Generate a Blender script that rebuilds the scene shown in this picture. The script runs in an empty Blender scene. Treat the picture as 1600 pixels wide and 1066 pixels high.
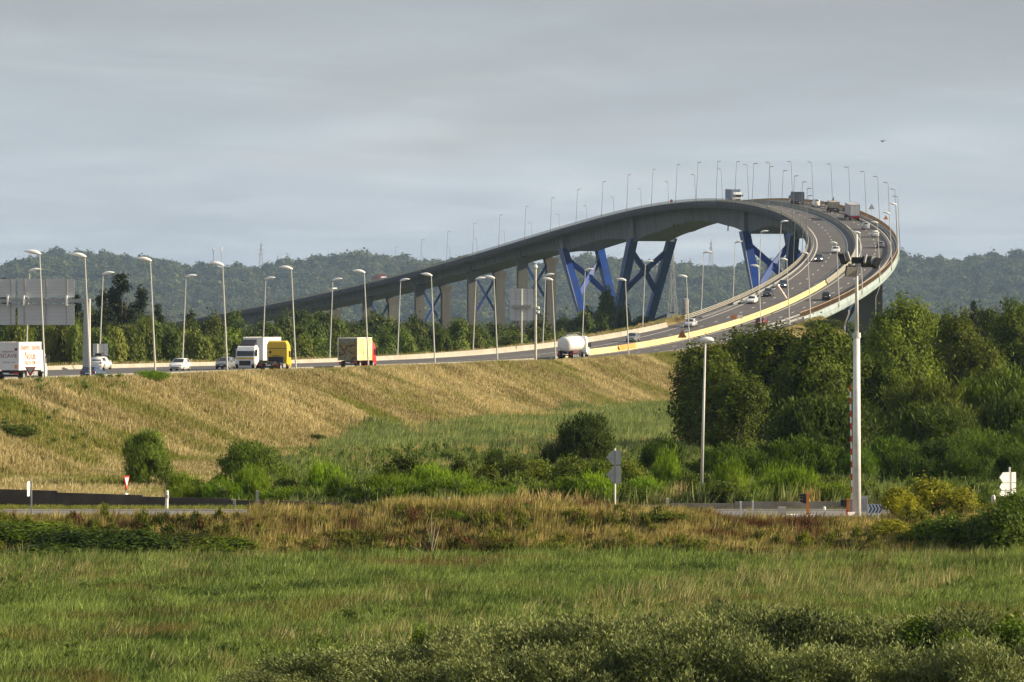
import bpy, math, random
import numpy as np
from mathutils import Vector, Matrix

S = bpy.context.scene
COL = S.collection
R = math.radians
random.seed(5)
RNG = np.random.default_rng(11)

# ------------------------------------------------------------------ camera
HC = 14.0                    # camera height above the meadow, metres
FP = 7500.0                  # focal length in pixels of a 1600 px wide frame
cam = bpy.data.cameras.new('camera'); camo = bpy.data.objects.new('camera', cam); COL.objects.link(camo)
cam.sensor_width = 36.0; cam.lens = FP / 1600 * 36; cam.shift_y = -33.0 / 1600
cam.clip_start = 1.0; cam.clip_end = 40000
camo.location = (0, 0, HC); camo.rotation_euler = (R(90), 0, 0)
S.camera = camo

# ------------------------------------------------------------------ sky, sun, exposure
SUN_AZ, SUN_EL = 90.5, 23.0      # azimuth clockwise from the view direction (+Y), elevation
W = bpy.data.worlds.new('World'); S.world = W; W.use_nodes = True
nt = W.node_tree; nt.nodes.clear()
def nd(t, typ, **kw):
    n = t.nodes.new(typ)
    for k, v in kw.items():
        if k.startswith('_'): n.inputs[int(k[1:])].default_value = v
        else: setattr(n, k, v)
    return n
def math_n(t, op, a, b=None, clamp=False):
    n = t.nodes.new('ShaderNodeMath'); n.operation = op; n.use_clamp = clamp
    for i, v in enumerate((a, b)):
        if v is None: continue
        if isinstance(v, (int, float)): n.inputs[i].default_value = v
        else: t.links.new(v, n.inputs[i])
    return n.outputs[0]
def ramp(t, fac, stops, interp='LINEAR'):
    n = t.nodes.new('ShaderNodeValToRGB'); cr = n.color_ramp; cr.interpolation = interp
    while len(cr.elements) < len(stops): cr.elements.new(0.5)
    for e, (p, c) in zip(cr.elements, stops):
        e.position = p; e.color = (*c, 1) if len(c) == 3 else c
    if fac is not None: t.links.new(fac, n.inputs[0])
    return n.outputs[0]
def mix(t, fac, a, b, blend='MIX'):
    n = t.nodes.new('ShaderNodeMix'); n.data_type = 'RGBA'; n.blend_type = blend
    for i, v in ((0, fac), (6, a), (7, b)):
        if isinstance(v, (int, float)): n.inputs[i].default_value = v
        elif isinstance(v, tuple): n.inputs[i].default_value = (*v, 1) if len(v) == 3 else v
        else: t.links.new(v, n.inputs[i])
    return n.outputs[2]
sky = nd(nt, 'ShaderNodeTexSky', sky_type='NISHITA', sun_disc=False)
sky.sun_elevation = R(SUN_EL); sky.sun_rotation = R(SUN_AZ); sky.air_density = 1.2; sky.dust_density = 2.0
tc = nd(nt, 'ShaderNodeTexCoord'); sp = nd(nt, 'ShaderNodeSeparateXYZ'); nt.links.new(tc.outputs['Generated'], sp.inputs[0])
zz = math_n(nt, 'ADD', math_n(nt, 'ABSOLUTE', sp.outputs[2]), 0.03)          # a flat cloud deck seen in perspective
cx = math_n(nt, 'DIVIDE', sp.outputs[0], zz); cy = math_n(nt, 'DIVIDE', sp.outputs[1], zz)
cb = nd(nt, 'ShaderNodeCombineXYZ'); nt.links.new(cx, cb.inputs[0]); nt.links.new(cy, cb.inputs[1]); cb.inputs[2].default_value = 3.1
mp = nd(nt, 'ShaderNodeMapping'); nt.links.new(cb.outputs[0], mp.inputs[0])
mp.inputs['Scale'].default_value = (0.42, 0.2, 1); mp.inputs['Location'].default_value = (5.2, 1.1, 0)
ns = nd(nt, 'ShaderNodeTexNoise'); nt.links.new(mp.outputs[0], ns.inputs[0])
ns.inputs['Scale'].default_value = 1.0; ns.inputs['Detail'].default_value = 6; ns.inputs['Roughness'].default_value = 0.55; ns.inputs['Distortion'].default_value = 0.5
edge = math_n(nt, 'ADD', math_n(nt, 'ABSOLUTE', sp.outputs[2]), math_n(nt, 'MULTIPLY', math_n(nt, 'SUBTRACT', ns.outputs[0], 0.5), 0.10))
sheet = ramp(nt, edge, [(0.026, (0, 0, 0)), (0.064, (1, 1, 1))], 'EASE')         # dark cloud sheet overhead, pale air beyond its edge
base = mix(nt, sheet, (3.42, 3.8, 4.22), (2.46, 2.66, 2.92))
clouds = mix(nt, 1.0, base, ramp(nt, ns.outputs[0], [(0.36, (.89, .90, .91)), (0.5, (1.0, 1.0, 1.0)), (0.64, (1.2, 1.17, 1.12))]), 'MULTIPLY')
mp2 = nd(nt, 'ShaderNodeMapping'); nt.links.new(cb.outputs[0], mp2.inputs[0]); mp2.inputs['Scale'].default_value = (0.95, 0.42, 1); mp2.inputs['Location'].default_value = (1.7, 3.3, 0)
ns2 = nd(nt, 'ShaderNodeTexNoise'); nt.links.new(mp2.outputs[0], ns2.inputs[0]); ns2.inputs['Scale'].default_value = 1.0; ns2.inputs['Detail'].default_value = 5; ns2.inputs['Distortion'].default_value = 0.8
clouds = mix(nt, 1.0, clouds, ramp(nt, ns2.outputs[0], [(0.34, (.92, .925, .93)), (0.52, (1.0, 1.0, 1.0)), (0.68, (1.13, 1.12, 1.09))]), 'MULTIPLY')
skyc = mix(nt, 0.88, sky.outputs[0], clouds)
bg = nd(nt, 'ShaderNodeBackground'); nt.links.new(skyc, bg.inputs[0]); bg.inputs[1].default_value = 0.1
wo = nd(nt, 'ShaderNodeOutputWorld'); nt.links.new(bg.outputs[0], wo.inputs[0])

sl = bpy.data.lights.new('sun', 'SUN'); so = bpy.data.objects.new('sun', sl); COL.objects.link(so)
sl.energy = 5.0; sl.angle = R(0.7); sl.color = (1.0, 0.84, 0.59)
sd = Vector((math.sin(R(SUN_AZ)) * math.cos(R(SUN_EL)), math.cos(R(SUN_AZ)) * math.cos(R(SUN_EL)), math.sin(R(SUN_EL))))
so.rotation_euler = sd.to_track_quat('Z', 'Y').to_euler()
so.location = (200, 300, 120)

S.view_settings.view_transform = 'Standard'; S.view_settings.look = 'None'
S.view_settings.exposure = 0.78; S.view_settings.gamma = 1.0
S.cycles.use_denoising = True
S.cycles.max_bounces = 5; S.cycles.diffuse_bounces = 3; S.cycles.glossy_bounces = 2; S.cycles.transmission_bounces = 3
S.cycles.volume_bounces = 0; S.cycles.transparent_max_bounces = 4
S.cycles.sample_clamp_indirect = 3.0; S.cycles.use_adaptive_sampling = True; S.cycles.adaptive_threshold = 0.02

# ------------------------------------------------------------------ helpers
def new_obj(name, me, parent=None):
    o = bpy.data.objects.new(name, me); COL.objects.link(o)
    if parent: o.parent = parent
    return o
def tag(o, label=None, cat=None, group=None, kind=None):
    if label: o['label'] = label
    if cat: o['category'] = cat
    if group: o['group'] = group
    if kind: o['kind'] = kind
    return o
def empty(name, loc=(0, 0, 0), rz=0.0, label=None, cat=None, group=None):
    o = bpy.data.objects.new(name, None); COL.objects.link(o)
    o.location = loc; o.rotation_euler = (0, 0, rz); o.empty_display_size = 0.3
    return tag(o, label, cat, group)
def copy_tree(o, parent=None):
    c = o.copy(); COL.objects.link(c); c.parent = parent
    for ch in o.children: copy_tree(ch, c)
    return c
def np_mesh(name, v, f, mat=None, smooth=False):
    """vertices (N,3) and faces (M,k) as arrays"""
    me = bpy.data.meshes.new(name); v = np.asarray(v, np.float32); f = np.asarray(f, np.int32)
    M, k = f.shape
    me.vertices.add(len(v)); me.vertices.foreach_set('co', v.ravel())
    me.loops.add(M * k); me.loops.foreach_set('vertex_index', f.ravel())
    me.polygons.add(M); me.polygons.foreach_set('loop_start', np.arange(0, M * k, k, dtype=np.int32))
    me.update(calc_edges=True)
    if smooth: me.shade_smooth()
    if mat: me.materials.append(mat)
    return me
class MB:
    def __init__(s): s.v = []; s.f = []
    def add(s, vs, fs):
        n = len(s.v); s.v += [tuple(x) for x in vs]; s.f += [tuple(i + n for i in f) for f in fs]; return s
    def box(s, x0, x1, y0, y1, z0, z1):
        return s.add([(x0, y0, z0), (x1, y0, z0), (x1, y1, z0), (x0, y1, z0), (x0, y0, z1), (x1, y0, z1), (x1, y1, z1), (x0, y1, z1)],
                     [(3, 2, 1, 0), (4, 5, 6, 7), (0, 1, 5, 4), (1, 2, 6, 5), (2, 3, 7, 6), (3, 0, 4, 7)])
    def hexa(s, p):
        """8 points: 4 bottom, 4 top, same winding"""
        return s.add(p, [(3, 2, 1, 0), (4, 5, 6, 7), (0, 1, 5, 4), (1, 2, 6, 5), (2, 3, 7, 6), (3, 0, 4, 7)])
    def tube(s, a, b, r0, r1=None, n=8):
        r1 = r0 if r1 is None else r1
        a = Vector(a); b = Vector(b); d = (b - a).normalized()
        u = d.orthogonal().normalized(); w = d.cross(u)
        vs = []
        for c, r in ((a, r0), (b, r1)):
            for i in range(n):
                t = 2 * math.pi * i / n; vs.append(c + u * (r * math.cos(t)) + w * (r * math.sin(t)))
        fs = [(i, (i + 1) % n, n + (i + 1) % n, n + i) for i in range(n)] + [tuple(range(n))[::-1], tuple(range(n, 2 * n))]
        return s.add(vs, fs)
    def bar(s, a, b, w, h, up=(0, 0, 1)):
        a = Vector(a); b = Vector(b); d = (b - a).normalized(); up = Vector(up)
        x = d.cross(up); x = x.normalized() if x.length > 1e-4 else Vector((1, 0, 0)); y = x.cross(d).normalized()
        p = [c + x * (i * w / 2) + y * (j * h / 2) for c in (a, b) for i, j in ((-1, -1), (1, -1), (1, 1), (-1, 1))]
        return s.hexa(p)
    def prism(s, pts, axis, t0, t1):
        """polygon pts (a,b) extruded along axis 'x','y' or 'z'"""
        def m(p, t): return {'x': (t, p[0], p[1]), 'y': (p[0], t, p[1]), 'z': (p[0], p[1], t)}[axis]
        n = len(pts); vs = [m(p, t0) for p in pts] + [m(p, t1) for p in pts]
        fs = [(i, (i + 1) % n, n + (i + 1) % n, n + i) for i in range(n)] + [tuple(range(n))[::-1], tuple(range(n, 2 * n))]
        return s.add(vs, fs)
    def loft(s, rings, close=True, caps=True):
        n = len(rings[0]); vs = [p for r in rings for p in r]; fs = []
        for i in range(len(rings) - 1):
            for j in range(n if close else n - 1):
                k = (j + 1) % n; fs.append((i * n + j, i * n + k, (i + 1) * n + k, (i + 1) * n + j))
        if caps and close: fs += [tuple(range(n))[::-1], tuple(range((len(rings) - 1) * n, len(rings) * n))]
        return s.add(vs, fs)
    def mesh(s, name, mat, smooth=False):
        me = bpy.data.meshes.new(name); me.from_pydata(s.v, [], s.f); me.update()
        import bmesh
        bm = bmesh.new(); bm.from_mesh(me); bmesh.ops.recalc_face_normals(bm, faces=bm.faces); bm.to_mesh(me); bm.free()
        if smooth: me.shade_smooth()
        me.materials.append(mat); return me
    def build(s, name, mat, parent=None, smooth=False):
        return new_obj(name, s.mesh(name, mat, smooth), parent)

# ------------------------------------------------------------------ materials
MATS = {}
def pbr(name, col, rough=0.7, var=0.25, scale=1.5, metal=0.0, bump=0.0, dirt=None, dscale=0.3, coat=0.0, coords='Object', stretch=(1, 1, 1), spec=0.4):
    if name in MATS: return MATS[name]
    m = bpy.data.materials.new(name); m.use_nodes = True; t = m.node_tree; b = t.nodes['Principled BSDF']
    tcn = nd(t, 'ShaderNodeTexCoord'); mpn = nd(t, 'ShaderNodeMapping'); mpn.inputs['Scale'].default_value = stretch
    t.links.new(tcn.outputs[coords], mpn.inputs[0])
    n = nd(t, 'ShaderNodeTexNoise'); n.inputs['Scale'].default_value = scale; n.inputs['Detail'].default_value = 6; t.links.new(mpn.outputs[0], n.inputs[0])
    lo = tuple(c * (1 - var) for c in col); hi = tuple(min(1, c * (1 + var)) for c in col)
    c = ramp(t, n.outputs[0], [(0.3, lo), (0.7, hi)])
    if dirt:
        n2 = nd(t, 'ShaderNodeTexNoise'); n2.inputs['Scale'].default_value = dscale; n2.inputs['Detail'].default_value = 5; t.links.new(mpn.outputs[0], n2.inputs[0])
        c = mix(t, ramp(t, n2.outputs[0], [(0.48, (0, 0, 0)), (0.72, (0.8, 0.8, 0.8))]), c, dirt)
    t.links.new(c, b.inputs['Base Color'])
    b.inputs['Roughness'].default_value = rough; b.inputs['Metallic'].default_value = metal
    b.inputs['Specular IOR Level'].default_value = spec; b.inputs['Coat Weight'].default_value = coat
    if bump:
        bn = nd(t, 'ShaderNodeBump'); bn.inputs['Strength'].default_value = bump; t.links.new(n.outputs[0], bn.inputs['Height']); t.links.new(bn.outputs[0], b.inputs['Normal'])
    MATS[name] = m; return m
def emit(name, col, strength):
    if name in MATS: return MATS[name]
    m = bpy.data.materials.new(name); m.use_nodes = True; b = m.node_tree.nodes['Principled BSDF']
    b.inputs['Base Color'].default_value = (*col, 1); b.inputs['Emission Color'].default_value = (*col, 1); b.inputs['Emission Strength'].default_value = strength
    MATS[name] = m; return m
def leaf_mat(name, dark, light, tint=True, trans=0.3, loc_scale=0.12, rough=0.65, extra=None, amp=2.2, stretch=None):
    """foliage: colour by large-scale noise at the plant's place plus per-plant random; object colour tints it"""
    m = bpy.data.materials.new(name); m.use_nodes = True; t = m.node_tree; t.nodes.clear()
    oi = nd(t, 'ShaderNodeObjectInfo'); ge = nd(t, 'ShaderNodeNewGeometry')
    n = nd(t, 'ShaderNodeTexNoise'); n.inputs['Scale'].default_value = loc_scale; n.inputs['Detail'].default_value = 6; n.inputs['Roughness'].default_value = 0.65; n.inputs['Distortion'].default_value = 0.6
    pos = ge.outputs['Position']
    if stretch:                                  # straw patches drawn out down the slope; their tone also paints gully shade
        mpn = nd(t, 'ShaderNodeMapping'); mpn.vector_type = 'POINT'; mpn.inputs['Rotation'].default_value = (0, 0, R(11.6)); mpn.inputs['Scale'].default_value = stretch
        t.links.new(pos, mpn.inputs[0]); pos = mpn.outputs[0]
    t.links.new(pos, n.inputs[0])
    f = math_n(t, 'ADD', math_n(t, 'MULTIPLY', math_n(t, 'SUBTRACT', n.outputs[0], 0.45), amp), math_n(t, 'MULTIPLY', oi.outputs['Random'], 0.35))
    n3 = nd(t, 'ShaderNodeTexWhiteNoise'); n3.noise_dimensions = '1D'; t.links.new(ge.outputs['Random Per Island'], n3.inputs['W'])
    f = math_n(t, 'ADD', f, math_n(t, 'MULTIPLY', n3.outputs['Value'], 0.45), True)
    c = ramp(t, f, [(0.0, dark), (1.0, light)])
    if extra:
        n2 = nd(t, 'ShaderNodeTexNoise'); n2.inputs['Scale'].default_value = extra[1]; n2.inputs['Detail'].default_value = 3
        n2.inputs['Detail'].default_value = 5; n2.inputs['Distortion'].default_value = 1.0; t.links.new(ge.outputs['Position'], n2.inputs[0])
        c = mix(t, ramp(t, n2.outputs[0], [(extra[2], (0, 0, 0)), (extra[3], (1, 1, 1))]), c, extra[0])
    if tint: c = mix(t, 1.0, c, oi.outputs['Color'], 'MULTIPLY')
    d = nd(t, 'ShaderNodeBsdfPrincipled'); t.links.new(c, d.inputs['Base Color']); d.inputs['Roughness'].default_value = rough; d.inputs['Specular IOR Level'].default_value = 0.12
    tr = nd(t, 'ShaderNodeBsdfTranslucent'); t.links.new(mix(t, 1.0, c, (1.1, 1.15, 0.6), 'MULTIPLY'), tr.inputs[0])
    ms = nd(t, 'ShaderNodeMixShader'); ms.inputs[0].default_value = trans; t.links.new(d.outputs[0], ms.inputs[1]); t.links.new(tr.outputs[0], ms.inputs[2])
    o = nd(t, 'ShaderNodeOutputMaterial'); t.links.new(ms.outputs[0], o.inputs[0])
    MATS[name] = m; return m
white_paint = pbr('white_paint', (0.78, 0.77, 0.74), 0.45, 0.05, 2.0, dirt=(0.5, 0.48, 0.44), dscale=0.8)
lamp_white = pbr('lamp_white', (0.88, 0.88, 0.86), 0.35, 0.04)
galv = pbr('galvanised_steel', (0.36, 0.36, 0.355), 0.5, 0.12, 4.0, metal=0.3)
pole_paint = pbr('pole_paint', (0.56, 0.56, 0.52), 0.5, 0.08, 3.0)
pole_grey = pbr('pole_grey', (0.34, 0.35, 0.36), 0.5, 0.1, 3.0)
dark_metal = pbr('dark_metal', (0.03, 0.03, 0.032), 0.5, 0.2)
rubber = pbr('rubber', (0.02, 0.02, 0.02), 0.8, 0.2)
glass = pbr('vehicle_glass', (0.02, 0.025, 0.03), 0.08, 0.1, spec=0.8)
chrome = pbr('headlamp_glass', (0.75, 0.75, 0.75), 0.12, 0.05, metal=0.6)
lit_lamp = emit('lit_headlamp', (1.0, 0.95, 0.85), 6.0)
red_lamp = pbr('tail_lamp_red', (0.45, 0.02, 0.015), 0.25, 0.1)
asphalt = pbr('asphalt', (0.095, 0.088, 0.09), 0.85, 0.18, 0.35, dirt=(0.13, 0.122, 0.118), dscale=0.05, bump=0.05)
old_asphalt = pbr('old_asphalt', (0.17, 0.165, 0.16), 0.9, 0.2, 0.6, dirt=(0.24, 0.22, 0.19), dscale=0.15)
road_white = pbr('road_marking_white', (0.62, 0.61, 0.57), 0.7, 0.2, 1.0)
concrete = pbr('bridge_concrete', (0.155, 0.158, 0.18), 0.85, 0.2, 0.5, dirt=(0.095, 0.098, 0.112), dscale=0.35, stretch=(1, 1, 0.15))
pale_concrete = pbr('pale_concrete', (0.56, 0.51, 0.43), 0.85, 0.12, 0.6, dirt=(0.38, 0.34, 0.28), dscale=0.25)
wall_concrete = pbr('wall_concrete', (0.27, 0.25, 0.225), 0.9, 0.25, 0.9, dirt=(0.12, 0.11, 0.10), dscale=0.5)
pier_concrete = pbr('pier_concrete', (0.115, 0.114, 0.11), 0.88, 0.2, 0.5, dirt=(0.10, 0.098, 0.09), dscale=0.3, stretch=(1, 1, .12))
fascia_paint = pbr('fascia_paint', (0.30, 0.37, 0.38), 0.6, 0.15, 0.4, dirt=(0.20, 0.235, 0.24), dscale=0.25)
yellow_conc = pbr('yellow_barrier', (0.56, 0.46, 0.22), 0.75, 0.15, 0.4, dirt=(0.60, 0.52, 0.34), dscale=0.12)
grey_barrier = pbr('grey_barrier', (0.25, 0.24, 0.20), 0.85, 0.15, 0.3)
rail_cream = pbr('rail_cream', (0.38, 0.35, 0.29), 0.6, 0.1, 0.4)
rail_brown = pbr('rail_brown', (0.36, 0.24, 0.14), 0.65, 0.15, 0.4)
blue_steel = pbr('blue_steel', (0.010, 0.052, 0.27), 0.5, 0.22, 0.3, dirt=(0.03, 0.055, 0.16), dscale=0.22, stretch=(1, 1, .3))
orange_paint = pbr('orange_paint', (0.85, 0.29, 0.05), 0.5, 0.15)
red_paint = pbr('red_paint', (0.50, 0.03, 0.025), 0.45, 0.12)
sign_back = pbr('sign_back_grey', (0.56, 0.565, 0.57), 0.55, 0.08, 3.0, metal=0.0, stretch=(0.2, 0.2, 6))
sign_white = pbr('sign_white', (0.78, 0.78, 0.78), 0.5, 0.04)
sign_blue = pbr('sign_blue', (0.03, 0.06, 0.22), 0.5, 0.1)
wood_bark = pbr('bark', (0.10, 0.08, 0.06), 0.9, 0.3, 3.0)
box_white = pbr('truck_box_white', (0.80, 0.79, 0.77), 0.45, 0.05, 0.7, dirt=(0.66, 0.64, 0.6), dscale=0.4)

# ------------------------------------------------------------------ road alignment (plan and level by distance Y)
KN = np.array([380, 460, 540, 620, 700, 760, 820, 880, 940, 1000, 1070, 1140, 1210, 1280, 1360, 1440, 1520, 1600, 1700, 1800, 1900, 2000, 2120, 2250.])
KX = np.array([-64.81, -52.46, -38.94, -23.21, -4.8, 10.48, 26.23, 41.44, 55.09, 66.32, 75.54, 80.26, 80.68, 77.34, 69.69, 58.68, 44.92, 28.86, 5.9, -20.1, -48.8, -79.61, -118.4, -161.54])
KZ = np.array([8.2, 8.1, 7.9, 7.8, 7.8, 8.35, 10.2, 13.5, 17.84, 22.65, 28.28, 33.7, 38.81, 43.33, 47.03, 48.48, 47.53, 44.63, 39.37, 33.41, 27.57, 22.16, 16.17, 10.01])
def _spl(k, v):
    n = len(k); h = np.diff(k); A = np.zeros((n, n)); b = np.zeros(n); A[0, 0] = A[-1, -1] = 1
    for i in range(1, n - 1):
        A[i, i - 1] = h[i - 1]; A[i, i] = 2 * (h[i - 1] + h[i]); A[i, i + 1] = h[i]; b[i] = 6 * ((v[i + 1] - v[i]) / h[i] - (v[i] - v[i - 1]) / h[i - 1])
    return np.linalg.solve(A, b)
_MX, _MZ = _spl(KN, KX), _spl(KN, KZ)
def _ev(v, M, q):
    q = np.asarray(q, float); qc = np.clip(q, KN[0], KN[-1]); i = np.clip(np.searchsorted(KN, qc, side='right') - 1, 0, len(KN) - 2)
    h = np.diff(KN)[i]; a = KN[i + 1] - qc; b = qc - KN[i]
    f = M[i] * a**3 / (6 * h) + M[i + 1] * b**3 / (6 * h) + (v[i] / h - M[i] * h / 6) * a + (v[i + 1] / h - M[i + 1] * h / 6) * b
    s0 = (v[1] - v[0]) / (KN[1] - KN[0]); s1 = (v[-1] - v[-2]) / (KN[-1] - KN[-2])
    return f, np.where(q < KN[0], (q - KN[0]) * s0, 0) + np.where(q > KN[-1], (q - KN[-1]) * s1, 0)
def road_x(q): a, b = _ev(KX, _MX, q); return a + b
def road_z(q):
    a, b = _ev(KZ, _MZ, q); return np.where(np.asarray(q) < KN[0], a, np.maximum(a + b, 5.0))
_T = np.arange(200, 3001, 2.0); _RX = road_x(_T); _RZ = road_z(_T); _DX = np.gradient(_RX, _T); _DZ = np.gradient(_RZ, _T)
def rx(q): return np.interp(q, _T, _RX)
def rzv(q): return np.interp(q, _T, _RZ)
def slope_x(q): return np.interp(q, _T, _DX)
def left_edge(q): return np.interp(q, [380, 575, 610, 700, 765, 860, 900], [-29, -28, -27, -22.5, -17.5, -11.5, -10])
def P(d, off=0.0, h=0.0):
    """point on the road: distance, metres to the right of its centre, metres above it"""
    s = float(slope_x(d)); n = math.hypot(1, s)
    return Vector((float(rx(d)) + off / n, d - off * s / n, float(rzv(d)) + h))
def heading(d): return math.atan(float(slope_x(d)))
def grade(d): return math.atan(float(np.interp(d, _T, _DZ)) / math.hypot(1, float(slope_x(d))))
def at(px, Y): return (px - 800.0) / FP * Y                   # metres to the right of the view axis
def zat(py, Y): return HC + (500.0 - py) / FP * Y
def find_d(px, off, lo, hi):
    q = np.arange(lo, hi, 0.5); s = slope_x(q); n = np.sqrt(1 + s * s); x = rx(q) + off / n; y = q - off * s / n
    return float(q[np.argmin(np.abs(800 + FP * x / y - px))])

# ------------------------------------------------------------------ ground
ABUT = 893.0
def vnoise(x, y, seed=0):
    """cheap smooth noise from summed sines"""
    r = np.random.default_rng(seed); s = 0
    for k in range(7):
        a = r.uniform(0, 6.28); f = 2 ** (k * 0.45) * 0.6; s = s + np.sin((x * math.cos(a) + y * math.sin(a)) * f + r.uniform(0, 6.28)) / (1 + k * 0.5)
    return s / 2.6
def sstep(a, b, x): t = np.clip((x - a) / (b - a), 0, 1); return t * t * (3 - 2 * t)
def ground_z(X, Y):
    X = np.asarray(X, float); Y = np.asarray(Y, float)
    wob = 1.6 * vnoise(X * 0.12, Y * 0.0, 3)
    base = 2.0 * sstep(275 + wob, 287.5, Y) - 0.5 * sstep(303, 318, Y)
    base = base + 0.12 * vnoise(X * 0.15, Y * 0.15, 4) * (1 - sstep(284, 288, Y) * (1 - sstep(302, 312, Y)))
    yy = np.clip(Y, 200, 3000); s = slope_x(yy); n = np.sqrt(1 + s * s); off = (X - rx(yy)) / n
    rz = np.where(yy > ABUT, rzv(ABUT) - (yy - ABUT) * 0.9 - np.maximum(0, yy - ABUT + off * .5) * .15, rzv(yy))
    al = Y + off * 0.2
    rough = 0.45 * vnoise(al * 0.22, off * 0.05, 7) + 0.22 * vnoise(al * 0.5, off * 0.25, 8)
    edge_r = 12.3
    hr = rz + 0.12 + np.interp(yy, [440, 470, 500, 560, 620, 700, 780, 850, 880], [.5, 1.0, 1.75, 1.7, 1.4, 1.2, 1.1, .8, .4]) * sstep(11.4, 13.5, off) - np.maximum(0, off - edge_r) / (2.35 - 1.15 * sstep(835, 885, yy)) + rough * sstep(edge_r, edge_r + 4, off)
    le = left_edge(yy)
    hl = rz + 0.12 - np.maximum(0, -off + le - 3) / 2.2 + rough * sstep(3, 7, -off + le)
    emb = np.minimum(hr, hl)
    flat = (off > le - 1.2) & (off < 11.3) & (yy < ABUT + 1)
    emb = np.where(flat, rz - 0.3, emb)
    far_end = rzv(yy) - np.maximum(0, np.abs(off) - 12) / 2.0
    z = np.maximum(base, np.where(yy < ABUT + 60, emb, -50))
    return np.where((Y > 2150) & (Y < 2700), np.maximum(z, np.where(Y > 2175, far_end - 0.35, far_end - (2175 - Y) * 0.6)), z)
def axis(dense0, dense1, step, lo, hi):
    a = [*np.arange(dense0, dense1 + 1e-6, step)]
    g, q = step, dense1
    while q < hi: g *= 1.25; q += g; a.append(q)
    g, q = step, dense0
    while q > lo: g *= 1.25; q -= g; a.insert(0, q)
    return np.array(a)
gx = axis(-130, 150, 2.0, -12000, 12000); gy = axis(150, 980, 2.0, -400, 12000)
GX, GY = np.meshgrid(gx, gy); GZ = ground_z(GX, GY)
nx, ny = len(gx), len(gy); ii = (np.arange(ny - 1)[:, None] * nx + np.arange(nx - 1)[None, :]).ravel()
def ground_material():
    m = bpy.data.materials.new('ground_soil'); m.use_nodes = True; t = m.node_tree; b = t.nodes['Principled BSDF']
    ge = nd(t, 'ShaderNodeNewGeometry'); a = nd(t, 'ShaderNodeAttribute'); a.attribute_name = 'dry'
    n = nd(t, 'ShaderNodeTexNoise'); n.inputs['Scale'].default_value = 0.25; n.inputs['Detail'].default_value = 8; t.links.new(ge.outputs['Position'], n.inputs[0])
    g = ramp(t, n.outputs[0], [(0.3, (0.045, 0.062, 0.018)), (0.7, (0.10, 0.12, 0.035))])
    d = ramp(t, n.outputs[0], [(0.3, (0.19, 0.14, 0.055)), (0.7, (0.36, 0.27, 0.12))])
    t.links.new(mix(t, a.outputs['Fac'], g, d), b.inputs['Base Color']); b.inputs['Roughness'].default_value = 0.95; b.inputs['Specular IOR Level'].default_value = 0.1
    return m
gm = np_mesh('ground', np.stack([GX.ravel(), GY.ravel(), GZ.ravel()], 1), np.stack([ii, ii + 1, ii + 1 + nx, ii + nx], 1), ground_material(), True)
def off_of(X, Y): yy = np.clip(Y, 200, 3000); s = slope_x(yy); return (X - rx(yy)) / np.sqrt(1 + s * s)
OFF = off_of(GX, GY)
dry = np.maximum(sstep(34, 28, OFF), sstep(-18, -24, GX)) * (GY > 300) * (GY < 930); dry = np.maximum(dry, sstep(272, 280, GY) * (GY < 304))
at_ = gm.attributes.new('dry', 'FLOAT', 'POINT'); at_.data.foreach_set('value', dry.ravel().astype(np.float32))
tag(new_obj('ground', gm), kind='structure')

# hills on the horizon
RIDGE = np.array([(-200, 405), (0, 408), (60, 406), (100, 397), (180, 398), (250, 401), (300, 415), (340, 411), (400, 412), (480, 408), (560, 402), (650, 404), (720, 398), (850, 402), (1000, 408), (1130, 411), (1250, 408), (1380, 406), (1450, 402), (1560, 396), (1650, 400), (1800, 404)], float)
def hill_h(X, Y):
    H = HC + (500 - np.interp(X, (RIDGE[:, 0] - 800) / FP * 9000, RIDGE[:, 1])) / FP * 9000 - 29 + 4 * vnoise(X * 0.018, 0 * X, 22)
    y0 = 7250 + 260 * vnoise(X * 0.0022, 0 * X, 23)
    gul = 0.16 * vnoise(X * 0.0066, Y * 0.0022, 24)
    t = np.clip((Y - y0) / 1750 + gul * sstep(y0, y0 + 700, Y), 0, 1.0)
    return 1.0 + H * (t * t * (3 - 2 * t))
hx = np.arange(-2600, 2601, 40.0); hy = np.arange(6700, 11001, 50.0); HX, HY = np.meshgrid(hx, hy)
HZ = hill_h(HX, HY); n1 = len(hx); ii = (np.arange(len(hy) - 1)[:, None] * n1 + np.arange(n1 - 1)[None, :]).ravel()
hill_mat = pbr('hill_soil', (0.05, 0.07, 0.03), 0.95, 0.3, 0.01, coords='Object')
tag(new_obj('hills', np_mesh('hills', np.stack([HX.ravel(), HY.ravel(), HZ.ravel()], 1), np.stack([ii, ii + 1, ii + 1 + n1, ii + n1], 1), hill_mat, True)), kind='structure')

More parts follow.
